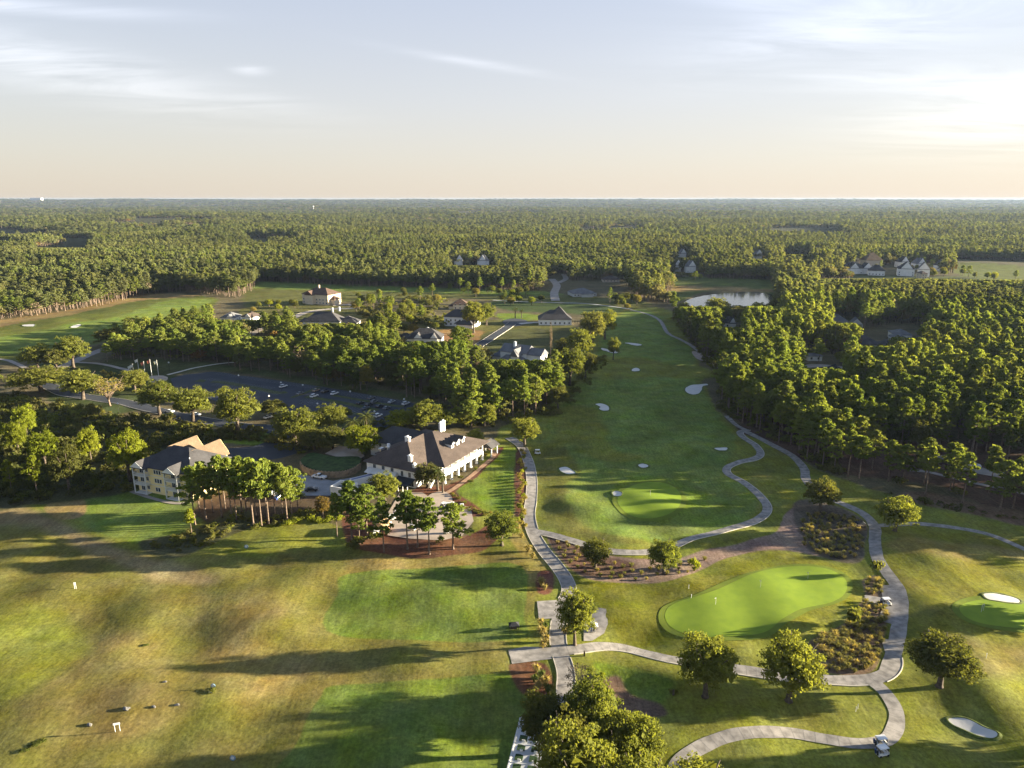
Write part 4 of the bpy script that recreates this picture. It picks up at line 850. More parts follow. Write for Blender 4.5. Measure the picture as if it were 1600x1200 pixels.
# golden borders beside the paths
for i in range(26):
    t = i/25; bx = 812+7*math.sin(i*1.3)*(.6)+3; by = 706+t*118
    bush(bx, by, 2.3, 1.7, [3, 3, 0, 2][i % 4], 'golden shrub in the border between the lawn and the cart path', group='golden shrubs of the lawn border')
for i in range(22):
    t = i/21; a = t*1.9; bx = 706+58*t+random.uniform(-3, 3); by = 770+38*t+6*math.sin(a*2)+random.uniform(-4, 4)
    bush(bx, by, 1.7, .9, [3, 0, 1][i % 3], 'low clipped shrub in the curved rows between terrace and lawn', group='clipped shrubs of the curved rows')
for i, (bx, by) in enumerate([(845, 977), (852, 985), (847, 993), (853, 1003), (849, 1012), (890, 985), (882, 990), (898, 990), (838, 1050), (846, 1060), (852, 1070), (842, 1076), (856, 1082), (835, 1066), (846, 915), (851, 922), (808, 830), (815, 840), (825, 862), (832, 872)]):
    o = bpy.data.objects.new('pampas_grass', TUFTG[i % 2]); x, y, z = at(bx, by); s = random.uniform(1.0, 1.5); o.location = (x, y, z-.05); o.scale = (s, s, s); o.rotation_euler.z = i
    if i in (1, 9, 12, 13): o.material_slots[0].link = 'OBJECT'; o.material_slots[0].material = L_palm
    link(o); tag(o, 'big golden pampas tuft beside the cart parking pads', 'pampas grass', 'pampas tufts round the cart parking pads')
def scatter(poly, n, dmin):
    P = to_world(poly); x0, y0 = P.min(0); x1, y1 = P.max(0); out = []; t = 0
    while len(out) < n and t < n*60:
        t += 1; q = (random.uniform(x0, x1), random.uniform(y0, y1))
        if not inside(np.array([q[0]]), np.array([q[1]]), P)[0]: continue
        if all((q[0]-a)**2+(q[1]-b_)**2 > dmin*dmin for a, b_ in out): out.append(q)
    return out
BEDS = [([(1262, 800), (1345, 812), (1350, 850), (1343, 874), (1290, 870), (1256, 852), (1250, 815)], 118, 1.05, 'grass tuft in the tufted bed beside the kiosk', 'grass tufts of the bed beside the kiosk', 1.25),
        ([(1268, 1005), (1290, 992), (1332, 968), (1350, 940), (1383, 945), (1384, 970), (1376, 1012), (1366, 1045), (1330, 1054), (1285, 1046)], 118, 1.0, 'golden grass tuft in the bed under the round dark bush', 'grass tufts of the lower bed', 1.25),
        ([(1352, 905), (1377, 903), (1378, 930), (1354, 928)], 16, 1.0, 'grass tuft in the short bed above the cart pad', 'grass tufts above the cart pad', 1.15),
        ([(866, 842), (930, 866), (1000, 888), (1080, 880), (1110, 868), (1080, 898), (1000, 908), (930, 904), (885, 884)], 48, 2.2, 'small grass tuft in the rusty bed along the curving path', 'grass tufts of the rusty bed', 1.1)]
nb = 0
for poly, n_, dm, lab, grp, sc_ in BEDS:
    for q in scatter(poly, n_, dm):
        o = bpy.data.objects.new('grass_tuft', TUFT[nb % 3]); nb += 1; s = sc_*random.uniform(.75, 1.3); o.location = (q[0], q[1], float(hz(*q))); o.scale = (s, s, s*.95); o.rotation_euler.z = random.uniform(0, 6); link(o); tag(o, ('large ' if s > sc_*1.02 else 'small ')+['olive ', 'straw ', 'olive '][(nb-1) % 3]+lab.replace('golden ', '').replace('small ', '')+(', left part' if proj(q[0], q[1], 0)[0] < np.mean([p[0] for p in poly]) else ', right part')+(' far side' if proj(q[0], q[1], 0)[1] < np.mean([p[1] for p in poly]) else ' near side'), 'grass tuft', grp)
# ------------------------------------------------------------------ woods
def PX(poly): return np.array(poly, float)
FOREST = [ # polygons in the picture plane of the ground, density factor, mix
 (PX([(-1500, 600), (-200, 540), (0, 500), (60, 494), (110, 486), (160, 478), (215, 464), (260, 457), (330, 460), (370, 466), (398, 454), (404, 440), (560, 448), (700, 451), (845, 455), (856, 438), (862, 430), (885, 430), (890, 440), (935, 436), (980, 450), (1000, 470), (1045, 474), (1050, 450), (1042, 434), (1130, 436), (1206, 438), (1210, 458), (1215, 470), (1200, 484), (1160, 490), (1060, 492), (1050, 500), (1066, 520), (1090, 548), (1112, 566), (1128, 600), (1120, 625), (1136, 648), (1180, 675), (1225, 700), (1260, 724), (1310, 745), (1400, 758), (1450, 775), (1520, 790), (1620, 815), (1900, 860), (2600, 900), (4000, 600), (4000, 311), (-1500, 311)]), 1.0),
]
STRIP = PX([(165, 566), (240, 566), (330, 566), (345, 574), (420, 585), (520, 604), (650, 626), (700, 640), (720, 668), (800, 668), (868, 638), (876, 600), (845, 588), (800, 578), (752, 572), (745, 552), (690, 545), (620, 532), (560, 520), (470, 516), (420, 520), (385, 512), (330, 505), (250, 520), (200, 535)])
CLEAR = [PX(p) for p in [
 [(1480, 705), (1540, 735), (1620, 745), (1800, 770), (1800, 790), (1600, 772), (1480, 750), (1400, 735), (1400, 722)],
 [(1230, 590), (1230, 560), (1290, 552), (1350, 560), (1345, 585), (1290, 592)], [(1330, 552), (1340, 520), (1400, 505), (1450, 510), (1450, 540), (1400, 545)], [(1285, 512), (1340, 490), (1350, 512)], [(1125, 512), (1160, 495), (1175, 505), (1150, 515)],
 [(1280, 425), (1420, 424), (1490, 428), (1620, 435), (1900, 450), (1900, 466), (1600, 458), (1380, 445)], [(1485, 405), (1600, 408), (1900, 420), (1900, 450), (1600, 440), (1490, 428)],
 [(1310, 428), (1320, 418), (1460, 412), (1480, 425), (1420, 430)], [(1215, 402), (1290, 398), (1295, 406), (1220, 408)], [(1130, 408), (1180, 404), (1180, 410), (1130, 414)], [(1040, 415), (1090, 412), (1090, 420), (1045, 424)], [(1040, 436), (1100, 430), (1100, 438), (1040, 446)],
 [(1210, 424), (1250, 418), (1290, 420), (1280, 428), (1215, 430)],
 [(890, 470), (895, 448), (960, 448), (965, 462), (940, 478), (900, 476)], [(935, 440), (980, 436), (980, 446), (940, 448)], [(700, 418), (760, 412), (770, 420), (710, 424)],
 [(-80, 356), (60, 360), (140, 372), (150, 390), (40, 398), (-80, 400)], [(165, 344), (330, 346), (350, 364), (190, 362)], [(1150, 360), (1300, 356), (1330, 374), (1200, 380)], [(380, 374), (460, 374), (480, 392), (400, 394)], [(700, 330), (840, 330), (860, 337), (720, 338)], [(1000, 328), (1160, 328), (1180, 334), (1010, 335)], [(900, 354), (1020, 352), (1040, 364), (910, 367)]]]
g = np.random.default_rng(3)
fp = []
D = 130.0
while D < 15500:
    dyy = max(5.8, min(D*D/110900*.40, 400)); sx_ = max(5.7, D/FP*5.2); W_ = D*1.12
    xs_ = np.arange(-W_ if D > 400 else -W_, W_, sx_); k = len(xs_)
    X = xs_+g.uniform(-.48, .48, k)*sx_; Y = D+g.uniform(-.5, .5, k)*dyy; fp.append(np.stack([X, Y, np.full(k, sx_)], 1)); D += dyy
fp = np.concatenate(fp)
dz_ = CAM_H; Zc = fp[:, 1]*CP+dz_*SP; pxx = 800+FP*fp[:, 0]/Zc; pyy = 600+FP*(dz_*CP-fp[:, 1]*SP)/Zc
inF = inside(pxx, pyy, FOREST[0][0]); inS = inside(pxx, pyy, STRIP)
for c in CLEAR: inF &= ~(inside(pxx, pyy, c) & ((pyy > 400) | (wob(fp[:, 0], fp[:, 1], 90, 11) > -.35)))
# natural gaps and thinner stands
gap = wob(fp[:, 0], fp[:, 1], 55, 2)+.6*wob(fp[:, 0], fp[:, 1], 21, 5)
keep = (inF & ((gap > -.95) | (fp[:, 1] > 1500))) | (inS & (g.random(len(fp)) < .62))
# bare-stemmed thin stand at the lower right corner
thin = inside(pxx, pyy, PX([(1300, 690), (1330, 745), (1400, 758), (1450, 775), (1520, 790), (1620, 815), (2400, 880), (2400, 700), (1600, 690), (1470, 690), (1400, 700)]))
keep &= ~(thin & (g.random(len(fp)) < .62))
fp = fp[keep]; pxx = pxx[keep]; pyy = pyy[keep]; inS = inS[keep]
k = len(fp); rr = g.random(k)
typ = wob(fp[:, 0], fp[:, 1], 130, 7)+.5*wob(fp[:, 0], fp[:, 1], 37, 9)   # > 0 pine country
far_ = fp[:, 1] > 900
ispine = np.where(far_, (rr < .55+.30*typ), rr < .84+.12*typ)
ispine = np.where(inS, rr < .78, ispine)
Hh = np.where(ispine, g.uniform(14, 24, k), g.uniform(8, 17, k))*np.where(inS, .9, 1)*(1+.22*wob(fp[:, 0], fp[:, 1], 170, 3))
# sight lines kept open to houses, roads and the pond: (x0, y0, x1, y1) of what stands clear of the trees before it
KEEP = [(1064, 460, 1212, 482), (470, 448, 532, 477), (474, 486, 562, 508), (632, 516, 698, 536), (690, 484, 762, 514), (704, 460, 732, 480), (840, 478, 912, 507), (764, 534, 850, 566), (893, 440, 935, 463), (860, 438, 886, 470), (1326, 398, 1446, 428), (742, 498, 830, 546), (1302, 492, 1332, 507), (1342, 516, 1384, 544), (1396, 512, 1430, 530), (1040, 436, 1206, 460), (1262, 560, 1310, 578), (344, 488, 400, 501), (1490, 408, 1640, 442), (1060, 392, 1074, 404), (1176, 396, 1192, 406), (1226, 388, 1262, 399), (1048, 416, 1088, 426), (706, 406, 768, 416), (940, 428, 970, 441), (400, 442, 470, 470), (1130, 500, 1150, 513), (980, 486, 1046, 520), (1280, 427, 1500, 437), (395, 500, 420, 530), (60, 382, 135, 388)]
def sight(x, y, z, h, wd):
    """tallest height at which a tree at x, y leaves the sight lines open"""
    bx_, by_ = proj(x, y, z); hw = wd/2*kpx(x, y, z)
    for a0, b0, a1, b1 in KEEP:
        if by_ > b1-1 and bx_+hw > a0 and bx_-hw < a1:
            while h > 3 and proj(x, y, z+h)[1] < b1-.15*(b1-b0): h -= .7
    return h
near_edge = (fp[:, 1] < 500)
FZ = hz(fp[:, 0], fp[:, 1])
Hh = np.where(inside(pxx, pyy, PX([(1330, 745), (1400, 758), (1450, 775), (1520, 790), (1620, 815), (2400, 880), (2400, 740), (1600, 740), (1470, 730), (1400, 730)])), np.minimum(Hh, 18), Hh)
cl_ = (pyy > 380) & (pyy < 700)
for i in np.where(cl_)[0]:
    Hh[i] = sight(fp[i, 0], fp[i, 1], FZ[i], Hh[i], 9)
ok_ = Hh > 6.0; fp, pxx, pyy, inS, rr, typ, far_, ispine, Hh, FZ = [q[ok_] for q in (fp, pxx, pyy, inS, rr, typ, far_, ispine, Hh, FZ)]
ispine = ispine & (Hh > 10.5); k = len(fp)
print('forest points', k)
# the nearest woods are single trees with their own trunk and crown
order = np.argsort(fp[:, 1]); vis = (pxx > -30) & (pxx < 1630)
cand = [i for i in order if vis[i]]
LMK = [(1300, 735, 'by the dark round fairway oak'), (1180, 680, 'by the top of the double cart path'), (1130, 640, 'behind the kidney bunker'), (1100, 580, 'beside the rough sand strip'), (1060, 515, 'at the top corner of the fairway'), (1400, 750, 'above the bright trimmed oak'), (1500, 780, 'over the brown bank'), (1590, 800, 'over the bank at the picture edge'), (1500, 700, 'behind the lane with white vehicles'), (1400, 680, 'deep behind the fairway wood front'), (1250, 650, 'behind the upper cart path'), (1300, 600, 'near the lane through the woods'),
       (200, 560, 'behind the flagpoles'), (300, 575, 'at the left corner of the car park belt'), (400, 585, 'above the big lot oak'), (480, 595, 'above the third lot lamp'), (560, 612, 'above the fourth lot lamp'), (640, 625, 'above the last lot lamp'), (720, 650, 'behind the clubhouse chimney'), (800, 660, 'above the clubhouse path oak'), (860, 620, 'at the fairway end of the belt'), (700, 580, 'below the gabled house'), (800, 590, 'below the big white house'), (580, 560, 'below the long low house')]
def near_lmk(x_, y_):
    return min(LMK, key=lambda q: (q[0]-x_)**2+((q[1]-y_)*1.6)**2)[2]
single = [i for i in cand if ispine[i]][:240]; singleo = [i for i in cand if not ispine[i] and not (rr[i] > .97)][:110]
def where_label(i, sp):
    x_, y_ = pxx[i], pyy[i]; q = near_lmk(x_, y_)
    size = 'tall' if Hh[i] > 19 else ('mid-height' if Hh[i] > 15.5 else 'short'); tone = 'dark' if dark(i) else ('yellow-green' if g_w[i] > 10 else 'light green'); wd = 'broad' if g_w[i] > 10.2 else 'slim'
    return f'{size} {wd} {tone} {sp} {q}', f'{sp}s {q}'
g_w = np.where(ispine, g.uniform(8, 12.5, k), g.uniform(7.5, 11.5, k))
def dark(i): return (rr[i] < .22) if ispine[i] else (i % 2 == 1)
for i in single:
    lb, gr = where_label(i, 'pine')
    r_ = put_tree('pine', 0, 0, 0, 0, lb, group=gr, xyz=(float(fp[i, 0]), float(fp[i, 1]), float(FZ[i])), h=float(Hh[i]), w=float(g_w[i]), m=L_pined if dark(i) else None)
for i in singleo:
    lb, gr = where_label(i, 'broadleaf tree')
    put_tree('oak', 0, 0, 0, 0, lb, cat='tree', group=gr, xyz=(float(fp[i, 0]), float(fp[i, 1]), float(FZ[i])), h=float(Hh[i]), w=float(g_w[i]), m=[L_oakd, L_rust, None, L_bare, L_gold, L_oakd, None][i % 7] if not dark(i) else L_oakd, name='broadleaf_tree')
rest = np.ones(k, bool); rest[single] = False; rest[singleo] = False
def hidden_collection(name, meshes):
    c = bpy.data.collections.new(name)
    for i, me_ in enumerate(meshes): c.objects.link(bpy.data.objects.new(f'{name}_{i:02d}', me_))
    return c
def mass(name, pts, kindi, scale, meshes, label, cat=None):
    me = bpy.data.meshes.new(name); me.vertices.add(len(pts)); me.vertices.foreach_set('co', np.asarray(pts, np.float32).ravel())
    a = me.attributes.new('k', 'INT', 'POINT'); a.data.foreach_set('value', np.asarray(kindi, np.int32))
    a = me.attributes.new('s', 'FLOAT_VECTOR', 'POINT'); a.data.foreach_set('vector', np.asarray(scale, np.float32).ravel())
    o = link(bpy.data.objects.new(name, me)); tag(o, label, cat, kind='stuff')
    ng = bpy.data.node_groups.new(name, 'GeometryNodeTree'); ng.interface.new_socket('Geometry', in_out='INPUT', socket_type='NodeSocketGeometry'); ng.interface.new_socket('Geometry', in_out='OUTPUT', socket_type='NodeSocketGeometry')
    N = ng.nodes; L = ng.links; i_ = N.new('NodeGroupInput'); o_ = N.new('NodeGroupOutput'); ip = N.new('GeometryNodeInstanceOnPoints'); ci = N.new('GeometryNodeCollectionInfo')
    ci.inputs['Collection'].default_value = hidden_collection(name+'_kinds', meshes); ci.inputs['Separate Children'].default_value = True; ci.inputs['Reset Children'].default_value = True
    ip.inputs['Pick Instance'].default_value = True
    na = N.new('GeometryNodeInputNamedAttribute'); na.data_type = 'INT'; na.inputs['Name'].default_value = 'k'
    nb_ = N.new('GeometryNodeInputNamedAttribute'); nb_.data_type = 'FLOAT_VECTOR'; nb_.inputs['Name'].default_value = 's'
    rv = N.new('FunctionNodeRandomValue'); rv.data_type = 'FLOAT_VECTOR'; rv.inputs[0].default_value = (0, 0, 0); rv.inputs[1].default_value = (.0, .0, 6.283)
    mp_ = N.new('GeometryNodeMeshToPoints')
    L.new(i_.outputs[0], mp_.inputs[0]); L.new(mp_.outputs[0], ip.inputs['Points']); L.new(ci.outputs[0], ip.inputs['Instance']); L.new(na.outputs[0], ip.inputs['Instance Index']); L.new(nb_.outputs[0], ip.inputs['Scale']); L.new(rv.outputs[0], ip.inputs['Rotation']); L.new(ip.outputs[0], o_.inputs[0])
    md = o.modifiers.new('scatter', 'NODES'); md.node_group = ng; return o
rp = fp[rest]; rk = ispine[rest]; rh = Hh[rest]; rs = g.random(rest.sum()); rz_ = FZ[rest]-.1; rsx = rp[:, 2]; ry = rp[:, 1]
nearm = ry < 620
# mesh list: 0-3 near pine one-piece, 4-8 far pines, 9-14 far oaks, 15-16 bare
PN = [tree_one('pine_mid', pine_trunk(random.Random(i), scl(pine_clumps(random.Random(10+i), 24+2*i, 1, [.46, .52, .42, .56][i], .16), H0), 5, 6), leaves_mesh('pm', scl(pine_clumps(random.Random(10+i), 32+2*i, 1, [.40, .50, .36, .54][i], .18), H0), 30, .36, L_pine if i % 2 else L_pined, 300+i, .9, 1.3), M_bark) for i in range(4)]
meshes = PN+PINEF+OAKF+BAREF
ki = np.where(rk, np.where(nearm, (rs*4).astype(int), 4+(rs*5).astype(int)), np.where(rs < .17, 15+(rs*20).astype(int) % 2, 9+(g.random(len(rs))*5.0).astype(int)))
ki = np.where(~rk & (rs > .90), 14, ki)
wf = np.maximum(1, rsx/6.6)
base_h = np.where(rk, H0, np.where(ki >= 15, 10.2, 9.0)); sz = rh/base_h
sw = np.where(rk, np.where(nearm, 1.0, 1.05), 1.25)*g.uniform(.8, 1.35, len(rs))*wf
mass('woods', np.stack([rp[:, 0], rp[:, 1], rz_], 1), ki, np.stack([sw, sw, sz], 1), meshes, 'pine and broadleaf forest running to the horizon')
# scrub under the trees, on the hillside and in the wetland
def poly_points(poly, n):
    P = to_world(poly); x0, y0 = P.min(0); x1, y1 = P.max(0); X = g.uniform(x0, x1, n*4); Y = g.uniform(y0, y1, n*4); m_ = inside(X, Y, P); return np.stack([X[m_], Y[m_]], 1)[:n]
sc = []
sc.append(np.c_[poly_points([(-240, 622), (40, 622), (60, 632), (120, 640), (240, 655), (330, 668), (400, 672), (420, 682), (335, 690), (260, 700), (205, 740), (200, 765), (60, 785), (-240, 800)], 1150), np.full(1150, 1.05)])
for poly, n_, s_ in [([(-100, 575), (60, 580), (240, 590), (250, 610), (220, 620), (60, 600), (-100, 612)], 90, .8), ([(560, 470), (620, 462), (700, 470), (715, 500), (690, 515), (620, 500), (560, 498)], 150, 1.3), ([(690, 640), (720, 668), (800, 668), (868, 645), (860, 610), (760, 600)], 120, .9), ([(225, 850), (300, 832), (370, 800), (395, 812), (330, 850), (270, 868)], 70, .45), ([(380, 812), (470, 796), (540, 796), (540, 806), (440, 822), (395, 830)], 60, .4),
        ([(400, 690), (470, 670), (520, 690), (470, 712)], 50, .8), ([(560, 655), (650, 660), (680, 680), (620, 680), (560, 680)], 50, .7), ([(340, 672), (400, 676), (420, 684), (400, 690), (340, 686)], 60, .6), ([(840, 640), (880, 600), (940, 555), (950, 565), (900, 625), (860, 660)], 60, .8),
        ([(1050, 500), (1090, 548), (1125, 600), (1120, 640), (1190, 682), (1300, 742), (1330, 740), (1200, 660), (1150, 600), (1110, 540)], 420, .75), ([(1060, 494), (1160, 490), (1215, 478), (1215, 486), (1160, 498), (1060, 500)], 60, 1.0), ([(170, 560), (340, 560), (640, 610), (640, 600), (340, 545), (170, 548)], 160, .7), ([(600, 690), (560, 665), (540, 700), (560, 712), (595, 700)], 40, .7), ([(1380, 770), (1620, 812), (1620, 822), (1500, 800), (1390, 780)], 60, .35)]:
    p_ = poly_points(poly, n_); sc.append(np.c_[p_, np.full(len(p_), s_)])
sc = np.concatenate(sc); ss = sc[:, 2]*g.uniform(.6, 1.35, len(sc))
mass('scrub', np.stack([sc[:, 0], sc[:, 1], hz(sc[:, 0], sc[:, 1])-.2], 1), (g.random(len(sc))*4).astype(int), np.stack([ss, ss, ss*g.uniform(.7, 1.3, len(sc))], 1), SCRUB, 'dense dark scrub and undergrowth')
# mixed garden trees on the hillside between the houses
gt = []
for poly, n_ in [([(545, 478), (560, 462), (640, 458), (700, 466), (700, 490), (640, 500), (560, 492)], 26), ([(600, 498), (690, 500), (700, 515), (640, 525), (600, 512)], 9), ([(770, 478), (840, 478), (850, 470), (780, 470)], 9), ([(390, 492), (470, 482), (470, 474), (390, 478)], 9), ([(180, 545), (330, 528), (400, 505), (340, 500), (230, 520), (180, 532)], 40), ([(700, 452), (860, 458), (860, 468), (760, 466), (700, 462)], 16), ([(1130, 512), (1250, 520), (1400, 560), (1240, 560), (1150, 540)], 12), ([(1240, 545), (1430, 548), (1420, 580), (1260, 590)], 18), ([(1440, 415), (1500, 425), (1490, 438), (1420, 430)], 16), ([(1500, 430), (1600, 438), (1600, 442), (1510, 436)], 9), ([(1060, 425), (1060, 440), (1100, 438)], 5), ([(940, 478), (990, 486), (1000, 474), (950, 466)], 10), ([(1290, 418), (1460, 414), (1460, 424), (1300, 428)], 14)]:
    for p_ in poly_points(poly, n_): gt.append(p_)
HL = [((500, 478), 'beside the cream mansion'), ((510, 512), 'by the long low house with tan chimneys'), ((660, 530), 'by the gabled dark-roofed house'), ((715, 512), 'near the white two-storey house'), ((718, 480), 'near the clay-roofed small house'), ((870, 505), 'near the house with the pool cage'), ((805, 500), 'beyond the cul-de-sac'), ((620, 480), 'on the shrubby hillside'), ((570, 490), 'left on the shrubby hillside'), ((370, 500), 'by the pale house behind the belt'), ((200, 545), 'beside the lane near the flagpoles'), ((280, 525), 'behind the left end of the belt'), ((930, 460), 'near the grey-roofed roadside house'), ((960, 480), 'at the far end of the fairway'), ((1080, 435), 'above the far fairway'), ((1340, 425), 'in the far right cluster of houses'), ((1430, 428), 'by the white estate house'), ((1560, 436), 'along the far right golf hole'), ((1480, 430), 'left of the far right golf hole'), ((1300, 505), 'by the grey house with the white gable'), ((1360, 540), 'by the wide dark-roofed woodland house'), ((1410, 530), 'by the white-walled woodland house'), ((1280, 575), 'along the lane in the woods'), ((1180, 525), 'behind the first rows of the fairway wood'), ((780, 460), 'on the strip below the far wood')]
def garden_label(p_, hh_, i):
    x_, y_ = proj(p_[0], p_[1], 0); q = min(HL, key=lambda a: (a[0][0]-x_)**2+(2*(a[0][1]-y_))**2)[1]
    return f"{'low' if hh_ < 7 else ('mid-height' if hh_ < 10 else 'tall')} {['olive', 'dark green', 'bright green', 'olive', 'golden'][i % 5]} garden tree {q}"+(', wide' if i % 2 else '')
for i, p_ in enumerate(gt):
    kd = 'oak' if g.random() < .7 else 'pine'
    hh_ = float(g.uniform(6, 12) if kd == 'oak' else g.uniform(12, 17)); hh_ = sight(p_[0], p_[1], 0, hh_, 8)
    if hh_ < 4.5: continue
    if hh_ < 9: kd = 'oak'
    put_tree(kd, 0, 0, 0, 0, garden_label(p_, hh_, i), cat='tree', group='garden trees among the houses' if p_[0] < 120 else 'garden trees among the right-hand houses', xyz=(float(p_[0]), float(p_[1]), float(hz(*p_))), h=hh_, w=float(min(hh_*1.1, g.uniform(6, 11))), m=[None, L_oakd, L_lime, None, L_gold][i % 5] if kd == 'oak' else None, name='garden_tree')
#@@
# ------------------------------------------------------------------ buildings
def hip_roof(x0, x1, y0, y1, ze, zr, axis='x', hip=(1, 1), over=.6, thick=.22):
    """hipped (hip=1) or gabled (hip=0) roof over a rectangle; ridge along axis; returns (roof MB, gable wall MB)"""
    X0, X1, Y0, Y1 = x0-over, x1+over, y0-over, y1+over; mb = MB(); gb = MB()
    def T(p): return p if axis == 'x' else (p[1], p[0], p[2])
    if axis == 'x': a0, a1, b0, b1 = X0, X1, Y0, Y1
    else: a0, a1, b0, b1 = Y0, Y1, X0, X1
    hb = (b1-b0)/2; m = (b0+b1)/2; zl = ze-over*(zr-ze)/hb
    r0 = a0+(hb*hip[0]); r1 = a1-(hb*hip[1])
    if r0 > r1: r0 = r1 = (r0+r1)/2
    A = [(a0, b0, zl), (a1, b0, zl), (a1, b1, zl), (a0, b1, zl), (r0, m, zr), (r1, m, zr)]
    top = [(0, 1, 5, 4), (2, 3, 4, 5), (1, 2, 5), (3, 0, 4)]
    B = [(p[0], p[1], p[2]-thick) for p in A[:4]]
    V = [T(p) for p in A+B]
    F = list(top)+[(0, 6, 7, 1), (1, 7, 8, 2), (2, 8, 9, 3), (3, 9, 6, 0), (6, 9, 8, 7)]
    if axis != 'x': F = [f[::-1] for f in F]
    mb.add(V, F); return mb
def gable_front(mb, cx, y, w, ze, zr, th=.15):
    """triangular gable wall in the xz plane at y"""
    P = [(cx-w/2, y, ze), (cx+w/2, y, ze), (cx, y, zr)]; Q = [(p[0], p[1]+th, p[2]) for p in P]
    mb.add(P+Q, [(0, 1, 2), (5, 4, 3), (0, 3, 4, 1), (1, 4, 5, 2), (2, 5, 3, 0)])
_win = {}
def window(parent, x, y, z, w, h, face='-y', kind='window', bars=(1, 1), frame_m=None):
    """a framed window standing 3 cm proud of a wall; pane is its sub-part"""
    key = (round(w, 2), round(h, 2), bars)
    if key not in _win:
        f = MB(); t = .10
        for c, d in [((0, 0, h/2), (w+2*t, .12, t)), ((0, 0, -h/2), (w+2*t, .16, t)), ((-w/2-t/2+.002, 0, 0), (t, .12, h-t)), ((w/2+t/2-.002, 0, 0), (t, .12, h-t))]: f.box(c, d)
        for i in range(bars[0]): f.box((-w/2+w*(i+1)/(bars[0]+1), 0, 0), (.06, .09, h-t))
        p = MB(); p.box((0, .02, 0), (w-.01, .05, h-t-.01))
        _win[key] = (f.mesh('window', frame_m or M_white), p.mesh('pane', M_glass))
    rz = {'-y': 0, '+x': math.pi/2, '+y': math.pi, '-x': -math.pi/2}[face]
    o = part(kind, _win[key][0], parent, (x, y, z), rz); part('pane', _win[key][1], o); return o
def house_frame(pl, pr, rot=None):
    """origin at the ground point under the left facade corner, x along the facade, y away from the camera"""
    a = at(*pl); b_ = at(*pr); rz = math.atan2(b_[1]-a[1], b_[0]-a[0]); return a, math.hypot(b_[0]-a[0], b_[1]-a[1]), rz
def chimney(parent, x, y, z0, z1, w=1.2, d=1.2, m=None):
    mb = MB(); mb.box((x, y, (z0+z1)/2), (w, d, z1-z0)); c = mb.build('chimney', m or W_white, parent)
    m2 = MB(); m2.box((x, y, z1+.1), (w+.3, d+.3, .2)); m2.build('chimney_cap', m or W_white, c); 
    m3 = MB(); m3.tube([(x-w*.2, y, z1+.2), (x-w*.2, y, z1+.7)], .2, 8); m3.tube([(x+w*.25, y, z1+.2), (x+w*.25, y, z1+.7)], .2, 8); m3.build('chimney_pot', m or W_white, c); return c
